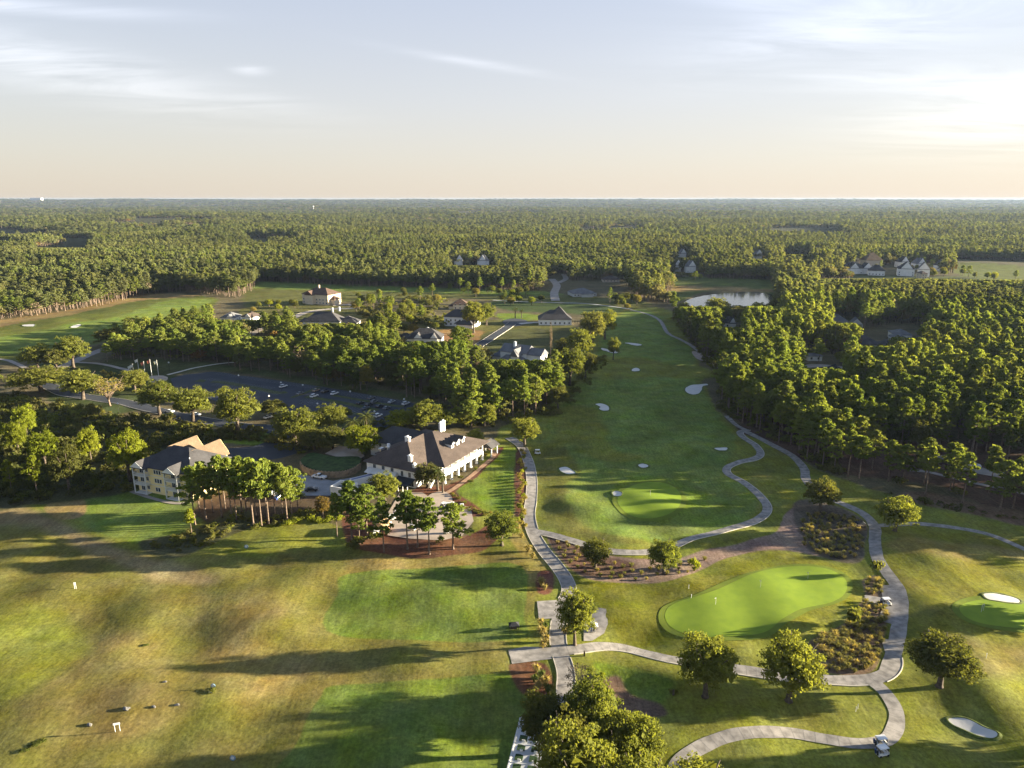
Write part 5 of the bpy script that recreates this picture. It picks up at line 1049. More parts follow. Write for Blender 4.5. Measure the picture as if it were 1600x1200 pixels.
# ---- the clubhouse: x runs along the long gallery (away from the camera), y to the left
def clubhouse():
    E1 = at(694, 757); u = math.atan2(.883, .469)
    root = empty('clubhouse', (E1[0]+.2, E1[1]+.6, E1[2]), u, 'large white clubhouse with a two-storey gallery and dark hipped roofs', 'clubhouse')
    wl = MB()
    wl.box((15.5, 15.2, 3.45), (31, 23.4, 6.9)); wl.box((4, 17.8, 3.43), (24.8, 21.6, 6.86)); wl.box((18, 36, 3.4), (13, 14, 6.8))
    wl.build('wall', W_white, root)
    hip_roof(-.3, 31.3, -.2, 30.2, 7.0, 13.2, 'x').build('roof', RF_brown, root)
    hip_roof(-8.8, 13, 6.6, 29, 6.96, 12.6, 'x', (1, 0)).build('roof', RF_brown, root)
    hip_roof(11, 25, 19, 43.4, 6.92, 11.4, 'y', (0, 1)).build('roof', RF_slate, root)
    # gallery: deck, columns, rail, beam, recessed doors
    g_ = MB(); g_.box((13.8, 1.7, 3.5), (27.8, 3.5, .3)); g_.box((13.8, .25, 6.75), (28.0, .45, .5)); g_.build('gallery_deck', M_white, root)
    for i in range(7):
        x = .3+i*4.5; c = MB(); c.box((x, .25, 1.68), (.75, .75, 3.35)); c.box((x, .25, .2), (1.0, 1.0, .4)); c.box((x, .25, 5.1), (.42, .42, 2.85)); c.build('column', M_white, root)
        if i < 6:
            r_ = MB(); r_.box((x+2.25, .2, 4.62), (4.05, .1, .1)); r_.box((x+2.25, .2, 3.75), (4.05, .08, .08))
            for k in range(18): r_.box((x+.35+k*.225, .2, 4.18), (.05, .05, .8))
            r_.build('railing', M_white, root)
            p_ = MB(); p_.box((x+2.25, .12, 4.15), (4.0, .03, .82)); 
    # the lit skirt of the gallery front
    for i in range(6):
        x = 2.55+i*4.5; window(root, x, 3.44, 5.2, 2.0, 2.4, '-y', 'window', (1, 1)); window(root, x, 3.44, 1.55, 2.2, 2.4, '-y', 'door' if i % 2 else 'window', (1, 1))
    sp = MB(); sp.box((13.8, .22, 3.05), (27.4, .14, .55)); sp.build('fascia_board', M_white, root)
    # dormers on the lit slope
    for x in (12.8, 16.6, 20.4):
        y = 4.6; z = 7.0+4.6*6.2/15.2; d = MB(); d.box((x, y+1.5, z+.7), (1.7, 3.0, 2.0)); dd = d.build('dormer', W_white, root)
        hip_roof(x-1, x+1, y-.1, y+4.2, z+1.7, z+2.6, 'y', (0, 0), .15, .08).build('dormer_roof', RF_slate, dd)
        gg = MB(); gable_front(gg, x, y-.42, 1.9, z+1.68, z+2.5); gg.build('dormer_gable', W_white, dd)
        w_ = MB(); w_.box((x, y-.02, z+.85), (.95, .08, 1.2)); w_.build('dormer_window', M_glass, dd)
    chimney(root, 23, 15.5, 11, 15.0, 1.1, 1.2); chimney(root, 21.2, 15.6, 11, 14.6, .9, .9); chimney(root, 3.2, 18.2, 10, 13.9, 1.0, 1.9); chimney(root, -5.4, 11.0, 6, 10.6, 1.0, 1.5); chimney(root, -7.4, 7.8, 6, 8.6, 1.0, .9)
    for x, y in ((1.0, 25.6), (-1, 24.2)):
        v_ = MB(); v_.tube([(x, y, 8.2), (x, y, 10.4)], .5, 10); v_.tube([(x, y, 10.4), (x, y, 10.8)], [.75, .6], 10); v_.build('roof_vent', M_steel, root)
    v_ = MB(); v_.box((1.5, 29.6, 7.6), (2.2, 1.2, 1.4)); v_.build('roof_duct', M_steel, root)
    # near end: windows, awning, one-storey lean-to with a glazed front
    for y in (9.3, 12.6): window(root, -8.44, y, 4.6, 1.0, 2.0, '-x', 'window', (1, 1))
    for y in (17, 21, 25): window(root, -8.44, y, 5.2, 1.2, 1.6, '-x', 'window', (1, 1))
    for y in (3, 6): window(root, -.04, y, 5.0, 1.4, 2.2, '-x', 'window', (1, 1)); window(root, -.04, y, 1.6, 1.4, 2.2, '-x', 'window', (1, 1))
    a_ = MB(); a_.add([(-8.6, 14.5, 4.6), (-8.6, 27.5, 4.6), (-11.4, 27.5, 3.5), (-11.4, 14.5, 3.5), (-8.6, 14.5, 4.45), (-8.6, 27.5, 4.45), (-11.4, 27.5, 3.35), (-11.4, 14.5, 3.35)], [(0, 3, 2, 1), (4, 5, 6, 7), (0, 4, 7, 3), (2, 6, 5, 1), (3, 7, 6, 2)]); a_.build('awning', M_white, root)
    l_ = MB(); l_.add([(-8.5, 6.6, 3.6), (-8.5, 14.2, 3.6), (-13.6, 14.2, 2.75), (-13.6, 6.6, 2.75), (-8.5, 6.6, 3.4), (-8.5, 14.2, 3.4), (-13.6, 14.2, 2.55), (-13.6, 6.6, 2.55)], [(0, 3, 2, 1), (4, 5, 6, 7), (0, 4, 7, 3), (2, 6, 5, 1), (3, 7, 6, 2)]); l_.build('porch_roof', RF_dark, root)
    for y in (6.9, 8.9, 10.9, 12.9, 13.9):
        c = MB(); c.box((-13.3, y, 1.28), (.22, .22, 2.55)); c.build('porch_post', M_white, root)
    window(root, -8.44, 10.4, 1.5, 5.4, 2.3, '-x', 'window', (4, 1))
    # outside stair down from the gallery end, with side walls
    for k in range(12):
        s_ = MB(); s_.box((-1.6-k*.36, 3.0, 3.3-k*.29), (.4, 1.6, .1)); s_.build('stair_tread', M_white, root)
    for y in (2.1, 3.9):
        s_ = MB(); s_.add([(-1.4, y-.06, 3.6), (-6, y-.06, 0), (-6, y-.06, 1), (-1.4, y-.06, 4.5), (-1.4, y+.06, 3.6), (-6, y+.06, 0), (-6, y+.06, 1), (-1.4, y+.06, 4.5)], [(0, 1, 2, 3), (7, 6, 5, 4), (3, 2, 6, 7), (1, 0, 4, 5)]); s_.build('stair_rail', M_white, root)
    # gabled entrance porch beyond the far corner
    hip_roof(31.5, 37, -1.5, 4.5, 4.2, 6.2, 'x', (0, 0), .5).build('porch_roof', RF_slate, root)
    for x, y in ((36.6, -1.2), (36.6, 4.2), (32, -1.2)): c = MB(); c.box((x, y, 2.08), (.4, .4, 4.16)); c.build('column', M_white, root)
    # rear-wing windows
    for y in (31, 34.5, 38, 41): window(root, 11.46, y, 5.0, 1.1, 1.5, '-x', 'window', (1, 1))
clubhouse()
# ---- yellow three-storey apartment house
def apartment():
    a, Lh, rz = house_frame((218, 766), (303, 783)); Lh = 25
    root = empty('apartment_house', a, rz, 'pale yellow three-storey apartment house with stacked corner balconies', 'apartment house')
    wl = MB(); wl.box((12.5, 9, 4.95), (25, 18, 9.9)); wl.build('wall', W_yel, root)
    for z in (3.25, 6.5): b_ = MB(); b_.box((12.5, 9, z), (25.12, 18.12, .22)); b_.build('storey_band', M_white, root)
    hip_roof(0, 25, 0, 18, 10, 15.2, 'x').build('roof', RF_slate, root)
    # gabled pieces on the drive side
    for x0, x1 in ((3, 9.5), (14, 21)):
        hip_roof(x0, x1, 9, 21.5, 9.9, 14.4, 'y', (0, 0), .5).build('roof', RF_tan, root)
        w2 = MB(); w2.box(((x0+x1)/2, 19.6, 4.9), (x1-x0-.02, 3.1, 9.8)); w2.build('wall', W_yel, root)
        g_ = MB(); gable_front(g_, (x0+x1)/2, 22.03, x1-x0, 9.8, 14.2); g_.build('gable', W_yel, root)
    # three balcony towers, two of them with white gables
    for bx in (.4, 15.0):
        for s_ in range(3):
            z = .12+s_*3.25
            fl = MB(); fl.box((bx+2.9, -1.1, z), (5.6, 2.2, .2)); f_ = fl.build('balcony', M_white, root)
            if s_:
                r_ = MB(); r_.box((bx+2.9, -2.15, z+1.1), (5.6, .08, .1)); r_.box((bx+.12, -1.1, z+1.1), (.08, 2.0, .1)); r_.box((bx+5.66, -1.1, z+1.1), (.08, 2.0, .1))
                for k in range(24): r_.box((bx+.2+k*.235, -2.15, z+.58), (.06, .05, .95))
                for k in range(8): r_.box((bx+.12, -2.0+k*.26, z+.58), (.05, .06, .95)); r_.box((bx+5.66, -2.0+k*.26, z+.58), (.05, .06, .95))
                r_.build('railing', M_white, f_)
            window(root, bx+1.9, -.05, z+1.5, 1.6, 2.2, '-y', 'door', (1, 1)); window(root, bx+4.4, -.05, z+1.75, 1.1, 1.4, '-y', 'window', (1, 1))
        for px_ in (bx+.12, bx+5.66): c = MB(); c.box((px_, -2.05, 4.95), (.3, .3, 9.9)); c.build('post', M_white, root)
        hip_roof(bx-.1, bx+5.9, -2.3, 7, 9.95, 12.2, 'y', (0, 0), .3).build('roof', RF_slate, root)
        g_ = MB(); gable_front(g_, bx+2.9, -2.78, 5.9, 9.9, 12.0); g_.build('gable', M_white, root)
    for s_ in range(3):
        z = 1.7+s_*3.25
        for x in (8.6, 9.75, 10.9): window(root, x, -.05, z, .85, 1.5, '-y', 'window', (0, 0)) if s_ or x < 10 else None
        for x in (13.0, 22.2, 23.7): window(root, x, -.05, z, .85, 1.5, '-y')
        for y in (4, 9, 14): window(root, -.05, y, z, 1.0, 1.4, '-x'); window(root, 25.05, y, z, 1.0, 1.4, '+x')
    v_ = MB(); v_.tube([(20, 5, 11.5), (20, 5, 13.4)], .15, 6); v_.build('vent_pipe', M_white, root)
apartment()
# ---- houses
def house(label, pl, pr, depth, hw, hr, wm, rm, wings=(), storeys=1, hip=(1, 1), chim=(), axis='x', gables=(), wins=True, cat='house', rz=None, group=None):
    a, Lh, rz0 = house_frame(pl, pr); rz = rz0 if rz is None else rz
    root = empty('house', (a[0], a[1], a[2]), rz, label, cat, group)
    wl = MB(); wl.box((Lh/2, depth/2, hw/2), (Lh, depth, hw)); wl.build('wall', wm, root)
    rf = hip_roof(0, Lh, 0, depth, hw, hw+hr, axis, hip).build('roof', rm, root)
    for g_ in gables:   # cross gable on the front: (centre x, width, rise)
        q = hip_roof(g_[0]-g_[1]/2, g_[0]+g_[1]/2, -1.2, depth/2, hw+.02, hw+g_[2], 'y', (0, 0), .4, .15).build('roof', rm, root)
        gm_ = MB(); gable_front(gm_, g_[0], -1.78, g_[1], hw, hw+g_[2]-.15); gm_.box((g_[0], -.7, hw/2), (g_[1], 1.4, hw-.02)); gm_.build('gable', wm, root)
    for wg in wings:    # (x0, x1, y0, y1, wall height, roof rise, axis)
        w2 = MB(); w2.box(((wg[0]+wg[1])/2, (wg[2]+wg[3])/2, wg[4]/2), (wg[1]-wg[0], wg[3]-wg[2], wg[4]-.01)); w2.build('wall', wm, root)
        hip_roof(*wg[:4], wg[4], wg[4]+wg[5], wg[6], wg[7] if len(wg) > 7 else (1, 1)).build('roof', rm, root)
    for c in chim: chimney(root, c[0], c[1], c[2]-3, c[2], 1.3, 1.3, wm)
    if wins:
        n = max(2, int(Lh/3.6))
        for s_ in range(storeys):
            for i in range(n): window(root, Lh*(i+.5)/n, -.05, 1.7+s_*3.1, 1.2, 1.5)
            for y in (depth*.3, depth*.7): window(root, Lh+.05, y, 1.7+s_*3.1, 1.2, 1.5, '+x'); window(root, -.05, y, 1.7+s_*3.1, 1.2, 1.5, '-x')
    return root
house('cream mansion with a clay tiled roof beside the circular drive', (473, 474), (513, 477), 20, 10, 5.4, W_cream, RF_terra, [(24, 36, 4, 14, 5.6, 3, 'x'), (6, 15, -3, 6, 9.6, 3.6, 'y', (0, 0))], 2, chim=[(14, 9, 17.4)])
house('long low house with charcoal hipped roofs and tan chimneys', (474, 512), (531, 512), 18, 5.4, 6.6, W_white, RF_slate, [(26, 42, 3, 17, 4.0, 4.6, 'y'), (-6, 4, 6, 14, 3.4, 3, 'x')], 1, chim=[(22, 8, 14.6), (27, 10, 15)])
house('dark-roofed house with several pale gables above the tree belt', (636, 539), (690, 539), 16, 5.0, 5.8, W_white, RF_slate, [(-8, 4, 4, 14, 3.6, 3.6, 'x')], 1, gables=[(8, 6, 3.6), (19, 5, 3.2)], chim=[(14, 9, 10.5)])
house('white two-storey house with a navy hipped roof and a low garage wing', (694, 509), (744, 512), 13, 8.0, 4.8, W_white, RF_slate, [(13, 26, -7, 0, 3.2, 2.6, 'x'), (10, 16, -3, 4, 3.2, 2, 'y')], 2)
house('small house with a clay roof behind the white two-storey house', (708, 484), (730, 484), 12, 5.5, 4, W_cream, RF_terra, [(-4, 2, 2, 9, 3.4, 2, 'y')], 2)
house('white house with stepped charcoal hipped roofs and a screened lanai', (842, 508), (893, 508), 18, 5.0, 6.2, W_white, RF_slate, [(10, 24, 3, 20, 6.4, 7.6, 'y')], 1)
house('big white two-storey house with grey gables at the end of the tree belt', (782, 572), (822, 577), 12, 10, 3.6, W_white, RF_grey, [(-8, 1, 3, 11, 5.6, 2.8, 'x'), (15, 27, 1, 10, 9.4, 3.2, 'x', (0, 0)), (3, 18, -5, 0, 6.2, 2.4, 'x'), (10.5, 15, -6, 8, 9.4, 3.4, 'y', (0, 0))], 2, (0, 0), chim=[(8, 4, 15)])
house('pale grey-roofed house beside the road into the far woods', (896, 464), (932, 463), 22, 3.6, 4.4, W_grey, RF_grey, [(8, 20, -5, 6, 3.6, 3, 'y')])
house('dim brown-roofed house behind the grey-roofed house', (942, 441), (968, 441), 18, 3.6, 4, W_tan, RF_brown)
house('small pale house glimpsed left of the long low house', (345, 503), (368, 503), 14, 4, 3.6, W_white, RF_grey, gables=[(8, 5, 2.4)]); house('small white gabled house beside the pale house', (378, 502), (396, 503), 12, 4.4, 3.4, W_white, RF_brown, gables=[(7, 5, 2.6)])
house('grey house with a white gable in the right-hand woods', (1286, 512), (1328, 514), 18, 4.2, 6, W_grey, RF_grey, gables=[(24, 9, 4.6)])
house('wide dark-roofed house in the right-hand woods', (1340, 545), (1376, 545), 22, 3.4, 5, W_grey, RF_slate, [(14, 26, -8, 6, 3.3, 4, 'y')])
house('white-walled house with a low grey roof in the right-hand woods', (1397, 532), (1424, 533), 16, 4.6, 2.8, W_white, RF_grey, [(-3, 6, -4, 4, 3.4, 1.8, 'y')])
house('small white gabled house near the pond', (1132, 512), (1150, 512), 12, 4.2, 4.6, W_white, RF_dark, gables=[(6, 5, 4)])
house('navy-roofed house under the trees beside the lane', (1300, 592), (1318, 592), 12, 3.6, 4, W_grey, RF_dark, gables=[(4, 4, 3)]); house('low white garage among the trees by the lane', (1262, 564), (1284, 564), 9, 3.4, .8, W_white, RF_grey)
house('small grey-roofed house at the right picture edge', (1582, 508), (1612, 508), 14, 3.6, 4, W_tan, RF_grey)
house('long white estate house in the far right cluster', (1402, 431), (1428, 432), 22, 10, 9, W_white, RF_slate, (), 2, gables=[(10, 14, 9), (30, 14, 9)], wins=True)
house('white house with a dark roof left in the far right cluster', (1320, 428), (1352, 428), 20, 8, 8, W_white, RF_dark, gables=[(12, 12, 7), (30, 12, 7)]); house('tan-roofed house behind the far right cluster', (1352, 420), (1378, 420), 20, 13, 10, W_tan, RF_tan, storeys=2)
house('low house with white walls between the two cluster houses', (1356, 430), (1382, 431), 16, 7, 7, W_white, RF_slate)
house('cream house catching the sun right of the far cluster', (1440, 436), (1448, 436), 14, 7, 3, W_cream, RF_brown, storeys=2)
for i, (x0, x1, y, lab) in enumerate([(1430, 1440, 421, 'white gabled house standing higher behind the estate house'), (1404, 1420, 418, 'white house with a dark gable at the back of the far cluster'), (1330, 1342, 416, 'pale house at the upper left of the far cluster'), (1466, 1476, 424, 'white house at the right end of the far cluster'), (1060, 1072, 404, 'white house with a shaded roof above the pond woods'), (1090, 1100, 389, 'tiny blue-white house far beyond the pond'), (1178, 1190, 405, 'tiny white gabled house beyond the pond woods'), (1232, 1246, 394, 'white shed left of the far field'), (1246, 1258, 396, 'white shed right of the far field'), (1050, 1058, 424, 'white house left above the far fairway'), (1072, 1084, 426, 'white house right above the far fairway'), (710, 722, 415, 'pale roof in the woods above the tree line'), (746, 764, 416, 'twin white gables in the woods above the tree line')]):
    house(lab, (x0, y), (x1, y), 14, 9, 8, W_white, [RF_grey, RF_dark][i % 2], gables=[(8, 10, 7.5)])
# far water tower and white industrial roofs on the horizon
t_ = at(490, 330); wt = empty('water_tower', t_, 0, 'tiny white water tower far off above the forest', 'water tower'); m_ = MB(); m_.tube([(0, 0, 0), (0, 0, 34)], [2.2, 1.6], 8); m_.build('tower_leg', M_white, wt); m_ = MB(); m_.tube([(0, 0, 34), (0, 0, 37), (0, 0, 42), (0, 0, 45)], [1.6, 6, 6, 1], 12); m_.build('tank', M_white, wt)
b_ = at(58, 317); o = MB().box((0, 0, 30), (170, 60, 38)).build('warehouse', M_white); o.location = b_; tag(o, 'white warehouse roof far off near the horizon', 'warehouse')
# screened lanai and garden shed pieces
a, L_, rz = house_frame((894, 508), (910, 508)); o = MB()
for x in (0, 2.2, 4.4, 6.6, 8.8): o.box((x, 0, 2), (.12, .12, 4)); o.box((x, 7, 2), (.12, .12, 4)); o.box((x, 3.5, 4), (.1, 7, .1))
for z in (2, 3.97): o.box((4.4, -.1, z), (9, .1, .1)); o.box((4.4, 7.1, z), (9, .1, .1))
o = o.build('pool_cage', M_barkd); o.location = a; o.rotation_euler.z = rz; tag(o, 'dark screened pool cage at the end of the stepped-roof house', 'pool cage')
# ---- timber retaining wall with its boards
rw = [(470, 731), (474, 737), (486, 743), (503, 746), (520, 747), (536, 746), (548, 743), (558, 738), (564, 733)]
rwp = catmull([flat_w(p) for p in rw], False, 3); M_timber = mat('wall_timber', (.34, .25, .16), .9, .25, scale=.8)
root = empty('retaining_wall', (rwp[0][0], rwp[0][1], 0), 0, 'curved tan retaining wall of stacked timber round the raised lawn', 'retaining wall')
for i in range(len(rwp)-1):
    a, b_ = rwp[i], rwp[i+1]; L_ = math.hypot(*(b_-a)); th = math.atan2(b_[1]-a[1], b_[0]-a[0]); c = (a+b_)/2-rwp[0]
    for k in range(4): MB().box((c[0], c[1], .32+k*.62), (L_-.04, .3, .56), th).build('timber', M_timber, root)
    MB().box((a[0]-rwp[0][0], a[1]-rwp[0][1], 1.3), (.35, .5, 2.7), th).build('post', M_timber, root)
# raised lawn behind it (a terrace of earth)
lawn = catmull(to_world([(470, 730), (478, 737), (500, 744), (520, 745), (548, 741), (563, 732), (560, 722), (520, 722), (490, 716), (476, 722)]), True, 3)
m_ = MB(); m_.prism([tuple(p) for p in lawn[::-1]] if sum((lawn[i-1][0]*lawn[i][1]-lawn[i][0]*lawn[i-1][1]) for i in range(len(lawn))) < 0 else [tuple(p) for p in lawn], -.2, 2.35); o = m_.build('raised_lawn', mat('lawn_turf', (.05, .085, .022), 1, .3, scale=.6)); o['kind'] = 'structure'
_lift[0] += .004; drape_poly('turning_circle', to_world([(508, 716), (530, 704), (560, 706), (570, 720), (560, 726), (530, 722)]), M_pave, 2.0, 3)
# ---- service enclosure by the yard
a, L_, rz = house_frame((517, 772), (546, 777)); root = empty('bin_enclosure', a, rz, 'white-walled service enclosure open to the sky beside the yard', 'enclosure')
for c, d in [((3.6, 0, 1.5), (7.2, .3, 3)), ((3.6, 6, 1.5), (7.2, .3, 3)), ((.15, 3, 1.49), (.3, 5.7, 2.98)), ((7.05, 3, 1.49), (.3, 5.7, 2.98))]: MB().box(c, d).build('wall', W_white, root)
MB().box((2.6, 3, .9), (3.2, 2, 1.7)).box((2.6, 3, 1.85), (3.3, 2.1, .2)).build('bin', mat('bin_paint', (.10, .12, .14)), root); MB().box((5.2, 4.3, 1.6), (1.6, 1.6, 3.2)).tube([(5.2, 4.3, 3.2), (5.2, 4.3, 4)], .4, 8).build('cooling_unit', M_steel, root)
for k in range(3): MB().box((8.4+k*1.4, 2+k*1.7, 1.1), (1.3, 1.3, 2.2)).build('cooling_unit', M_steel, root)
# terrace hut with a tan tiled roof
a, L_, rz = house_frame((586, 833), (603, 836)); root = empty('terrace_hut', a, rz+.15, 'small hut with an orange-tan wall at the left end of the terrace', 'hut')
MB().box((1.6, 1.9, 1.3), (3.2, 3.8, 2.6)).build('wall', mat('hut_wall', (.45, .24, .12)), root); hip_roof(0, 3.2, 0, 3.8, 2.6, 3.9, 'y', (0, 0), .5).build('roof', mat('hut_roof', (.50, .33, .18), .9, .2, scale=1), root); MB().box((1.6, -.03, 1), (1, .05, 2)).build('door', M_dark, root)
# ------------------------------------------------------------------ vehicles
def paint(name, c): 
    m = mat(name, c, .3, .03, spec=.5); return m
PAINTS = {'white': paint('white_car_paint', (.70, .70, .70)), 'black': paint('black_car_paint', (.015, .015, .018)), 'silver': paint('silver_car_paint', (.42, .44, .46)), 'red': paint('red_car_paint', (.30, .06, .04)), 'blue': paint('blue_car_paint', (.03, .06, .20)), 'tan': paint('tan_car_paint', (.36, .26, .17)), 'grey': paint('grey_car_paint', (.12, .13, .14))}
def car_proto(name, prof, cab, L_, Wd, m, bed=False):
    """body from a side profile swept across the width with a rounded shoulder; cabin glass, roof, wheels, lamps"""
    root = empty(name, (0, 0, 0)); mb = MB(); n = len(prof); secs = [(-Wd/2, .90, .03), (-Wd/2+.10, 1.0, 0), (Wd/2-.10, 1.0, 0), (Wd/2, .90, .03)]
    V = []; zc = .55
    for (y, s, ins) in secs: V += [(p[0]*(1-ins), y, zc+(p[1]-zc)*s) for p in prof]
    F = []
    for k in range(3):
        for i in range(n): F.append((k*n+i, k*n+(i+1) % n, (k+1)*n+(i+1) % n, (k+1)*n+i))
    F.append(tuple(range(n-1, -1, -1))); F.append(tuple(3*n+i for i in range(n))); mb.add(V, F); mb.build('body', m, root, False)
    # glasshouse: tapering cabin of glass with a painted roof
    x0, x1, x2, x3, zb, zt = cab; w0, w1 = Wd/2-.08, Wd/2-.26; c = MB()
    c.add([(x0, -w0, zb), (x3, -w0, zb), (x3, w0, zb), (x0, w0, zb), (x1, -w1, zt), (x2, -w1, zt), (x2, w1, zt), (x1, w1, zt)], [(0, 3, 2, 1), (4, 5, 6, 7), (0, 1, 5, 4), (1, 2, 6, 5), (2, 3, 7, 6), (3, 0, 4, 7)]); c.build('windows', M_glass, root)
    r_ = MB(); r_.add([(x1, -w1, zt+.003), (x2, -w1, zt+.003), (x2, w1, zt+.003), (x1, w1, zt+.003), (x1+.12, -w1+.1, zt+.07), (x2-.12, -w1+.1, zt+.07), (x2-.12, w1-.1, zt+.07), (x1+.12, w1-.1, zt+.07)], [(0, 3, 2, 1), (4, 5, 6, 7), (0, 1, 5, 4), (1, 2, 6, 5), (2, 3, 7, 6), (3, 0, 4, 7)])
    for y in (-1, 1):
        xm = (x1+x2)/2; r_.add([(xm-.06, y*(w0+.004), zb), (xm+.06, y*(w0+.004), zb), (xm+.06, y*(w1+.012), zt), (xm-.06, y*(w1+.012), zt)], [(0, 1, 2, 3)])
    r_.build('roof', m, root)
    if bed: MB().box((-L_*.30, 0, .98), (1.5, Wd-.35, .1)).build('cargo_bed', M_dark, root)
    for x in (-L_*.31, L_*.31):
        for y in (-Wd/2+.09, Wd/2-.09): w = MB(); w.tube([(x, y-.11, .34), (x, y+.11, .34)], .34, 12); w.build('wheel', M_rubber, root)
    for y in (-Wd/2+.3, Wd/2-.3): MB().box((L_/2-.03, y, .72), (.08, .34, .14)).build('headlight', M_white, root); MB().box((-L_/2+.03, y, .8), (.08, .3, .16)).build('tail_light', PAINTS['red'], root)
    return root
CARS = {}
def car(kind, paintn, px_, py_, ang, label, name='parked_car', cat='car', group='cars parked in the lot'):
    x, y, z = at(px_, py_)
    if (kind) not in CARS:
        before = set(o.name for o in scene.collection.objects)
        if kind == 'sedan': r_ = car_proto(name, [(-2.25, .35), (-2.3, .75), (-2.1, .98), (-1.2, 1.0), (.9, .98), (2.05, .82), (2.28, .62), (2.3, .35)], (-1.55, -.85, .35, 1.15, .97, 1.42), 4.6, 1.82, PAINTS['white'])
        elif kind == 'suv': r_ = car_proto(name, [(-2.35, .4), (-2.4, .9), (-2.3, 1.12), (-1.2, 1.14), (1.0, 1.12), (2.1, .98), (2.38, .75), (2.4, .4)], (-2.15, -1.85, .35, 1.1, 1.1, 1.74), 4.8, 1.92, PAINTS['white'])
        else: r_ = car_proto(name, [(-2.8, .45), (-2.85, 1.05), (-.9, 1.07), (1.3, 1.08), (2.6, .98), (2.83, .8), (2.85, .45)], (-.75, -.5, .75, 1.45, 1.06, 1.78), 5.7, 1.95, PAINTS['white'], True)
        register(r_, before); CARS[kind] = r_; o = r_
    else: o = copy_tree(CARS[kind])
    o.name = name; o.location = (x, y, z+.28); o.rotation_euler = (0, 0, ang); tag(o, label, cat, group)
    if o is not CARS[kind] or True:
        for c in o.children if False else [c for c in ALLCH(o)]:
            if c.name.split('.')[0] in ('body', 'roof'): c.material_slots[0].link = 'OBJECT'; c.material_slots[0].material = PAINTS[paintn]
    return o
def ALLCH(o): return [c for c in scene.collection.objects[-40:] if c.parent == o] or [c for c in scene.collection.objects if c.parent == o]
A0 = math.atan2(*(np.array(flat_w((640, 628)))-np.array(flat_w((345, 583))))[::-1])+R(90)
for kd, pn, x, y, lab in [('suv', 'white', 443, 606, 'white car parked by the long grass island of the lot'), ('suv', 'white', 491, 621, 'white SUV, largest of the cars in the row by the island end'), ('sedan', 'tan', 494, 612, 'tan car behind the white SUV in the lot'), ('suv', 'black', 508, 614, 'black SUV between the tan and white cars'),
        ('suv', 'white', 523, 617, 'white SUV right of the black one in the row'), ('sedan', 'grey', 469, 617, 'dark grey car left of the white SUV'), ('sedan', 'grey', 580, 624, 'grey car in the far row near the fourth lamp'), ('sedan', 'black', 563, 632, 'black car at the left of the near row'), ('suv', 'black', 577, 635, 'black SUV second in the near row'),
        ('sedan', 'black', 593, 637, 'black car third in the near row'), ('sedan', 'grey', 604, 640, 'grey car at the right of the near row'), ('sedan', 'silver', 612, 630, 'silver car alone before the end of the lot'), ('suv', 'white', 634, 633, 'white SUV under the last lamp of the lot'), ('sedan', 'grey', 571, 640, 'dark car in front of the near row'),
        ('suv', 'white', 591, 652, 'white SUV beside the date palms'), ('sedan', 'white', 419, 654, 'white car half under the low oak of the lot'), ('suv', 'grey', 585, 630, 'dark SUV between the two rows'), ('sedan', 'silver', 500, 662, 'silver car parked under the broad drive oak')]:
    car(kd, pn, x, y, A0, lab)
car('sedan', 'white', 265, 645, R(-15), 'white car driving on the dark entry road', 'car', group='cars on the entry road'); car('sedan', 'white', 306, 650, R(-12), 'white car partly hidden by the oak on the entry road', 'car', group='cars on the entry road')
car('sedan', 'blue', 338, 706, R(20), 'dark blue car behind the apartment house', group='cars behind the buildings'); car('pickup', 'white', 499, 748, R(160), 'white pickup truck parked below the timber retaining wall', 'pickup_truck', 'pickup truck', group='vehicles of the service yard')
car('sedan', 'black', 487, 768, R(10), 'black car at the corner of the service yard', group='vehicles of the service yard'); car('suv', 'grey', 423, 775, R(60), 'dark SUV behind the pine grove', group='vehicles of the service yard'); car('sedan', 'blue', 437, 780, R(60), 'blue car seen through the pine trunks', group='vehicles of the service yard')
for i, (x, y) in enumerate([(1505, 724), (1521, 730), (1572, 748)]): car('suv', 'white', x, y, R(-20), ['white vehicle left on the lane behind the bare pines', 'white vehicle second on the lane behind the bare pines', 'white vehicle nearest the right edge on the lane'][i], 'parked_car', group='vehicles on the lane')
# covered trailer
x, y, z = at(566, 757); t_ = empty('box_trailer', (x, y, z+.2), R(38), 'long white box trailer standing beside the clubhouse wall', 'trailer')
MB().box((0, 0, 1.6), (8.5, 2.3, 2.3)).build('trailer_box', M_white, t_); MB().box((0, 0, 2.77), (8.2, 1.2, .04)).build('roof_panel', PAINTS['blue'], t_); MB().box((5, 0, .5), (1.6, .12, .12)).build('tow_bar', M_dark, t_)
for xx in (-.6, .6):
    for yy in (-1.0, 1.0): MB().tube([(xx, yy-.12, .38), (xx, yy+.12, .38)], .38, 10).build('wheel', M_rubber, t_)
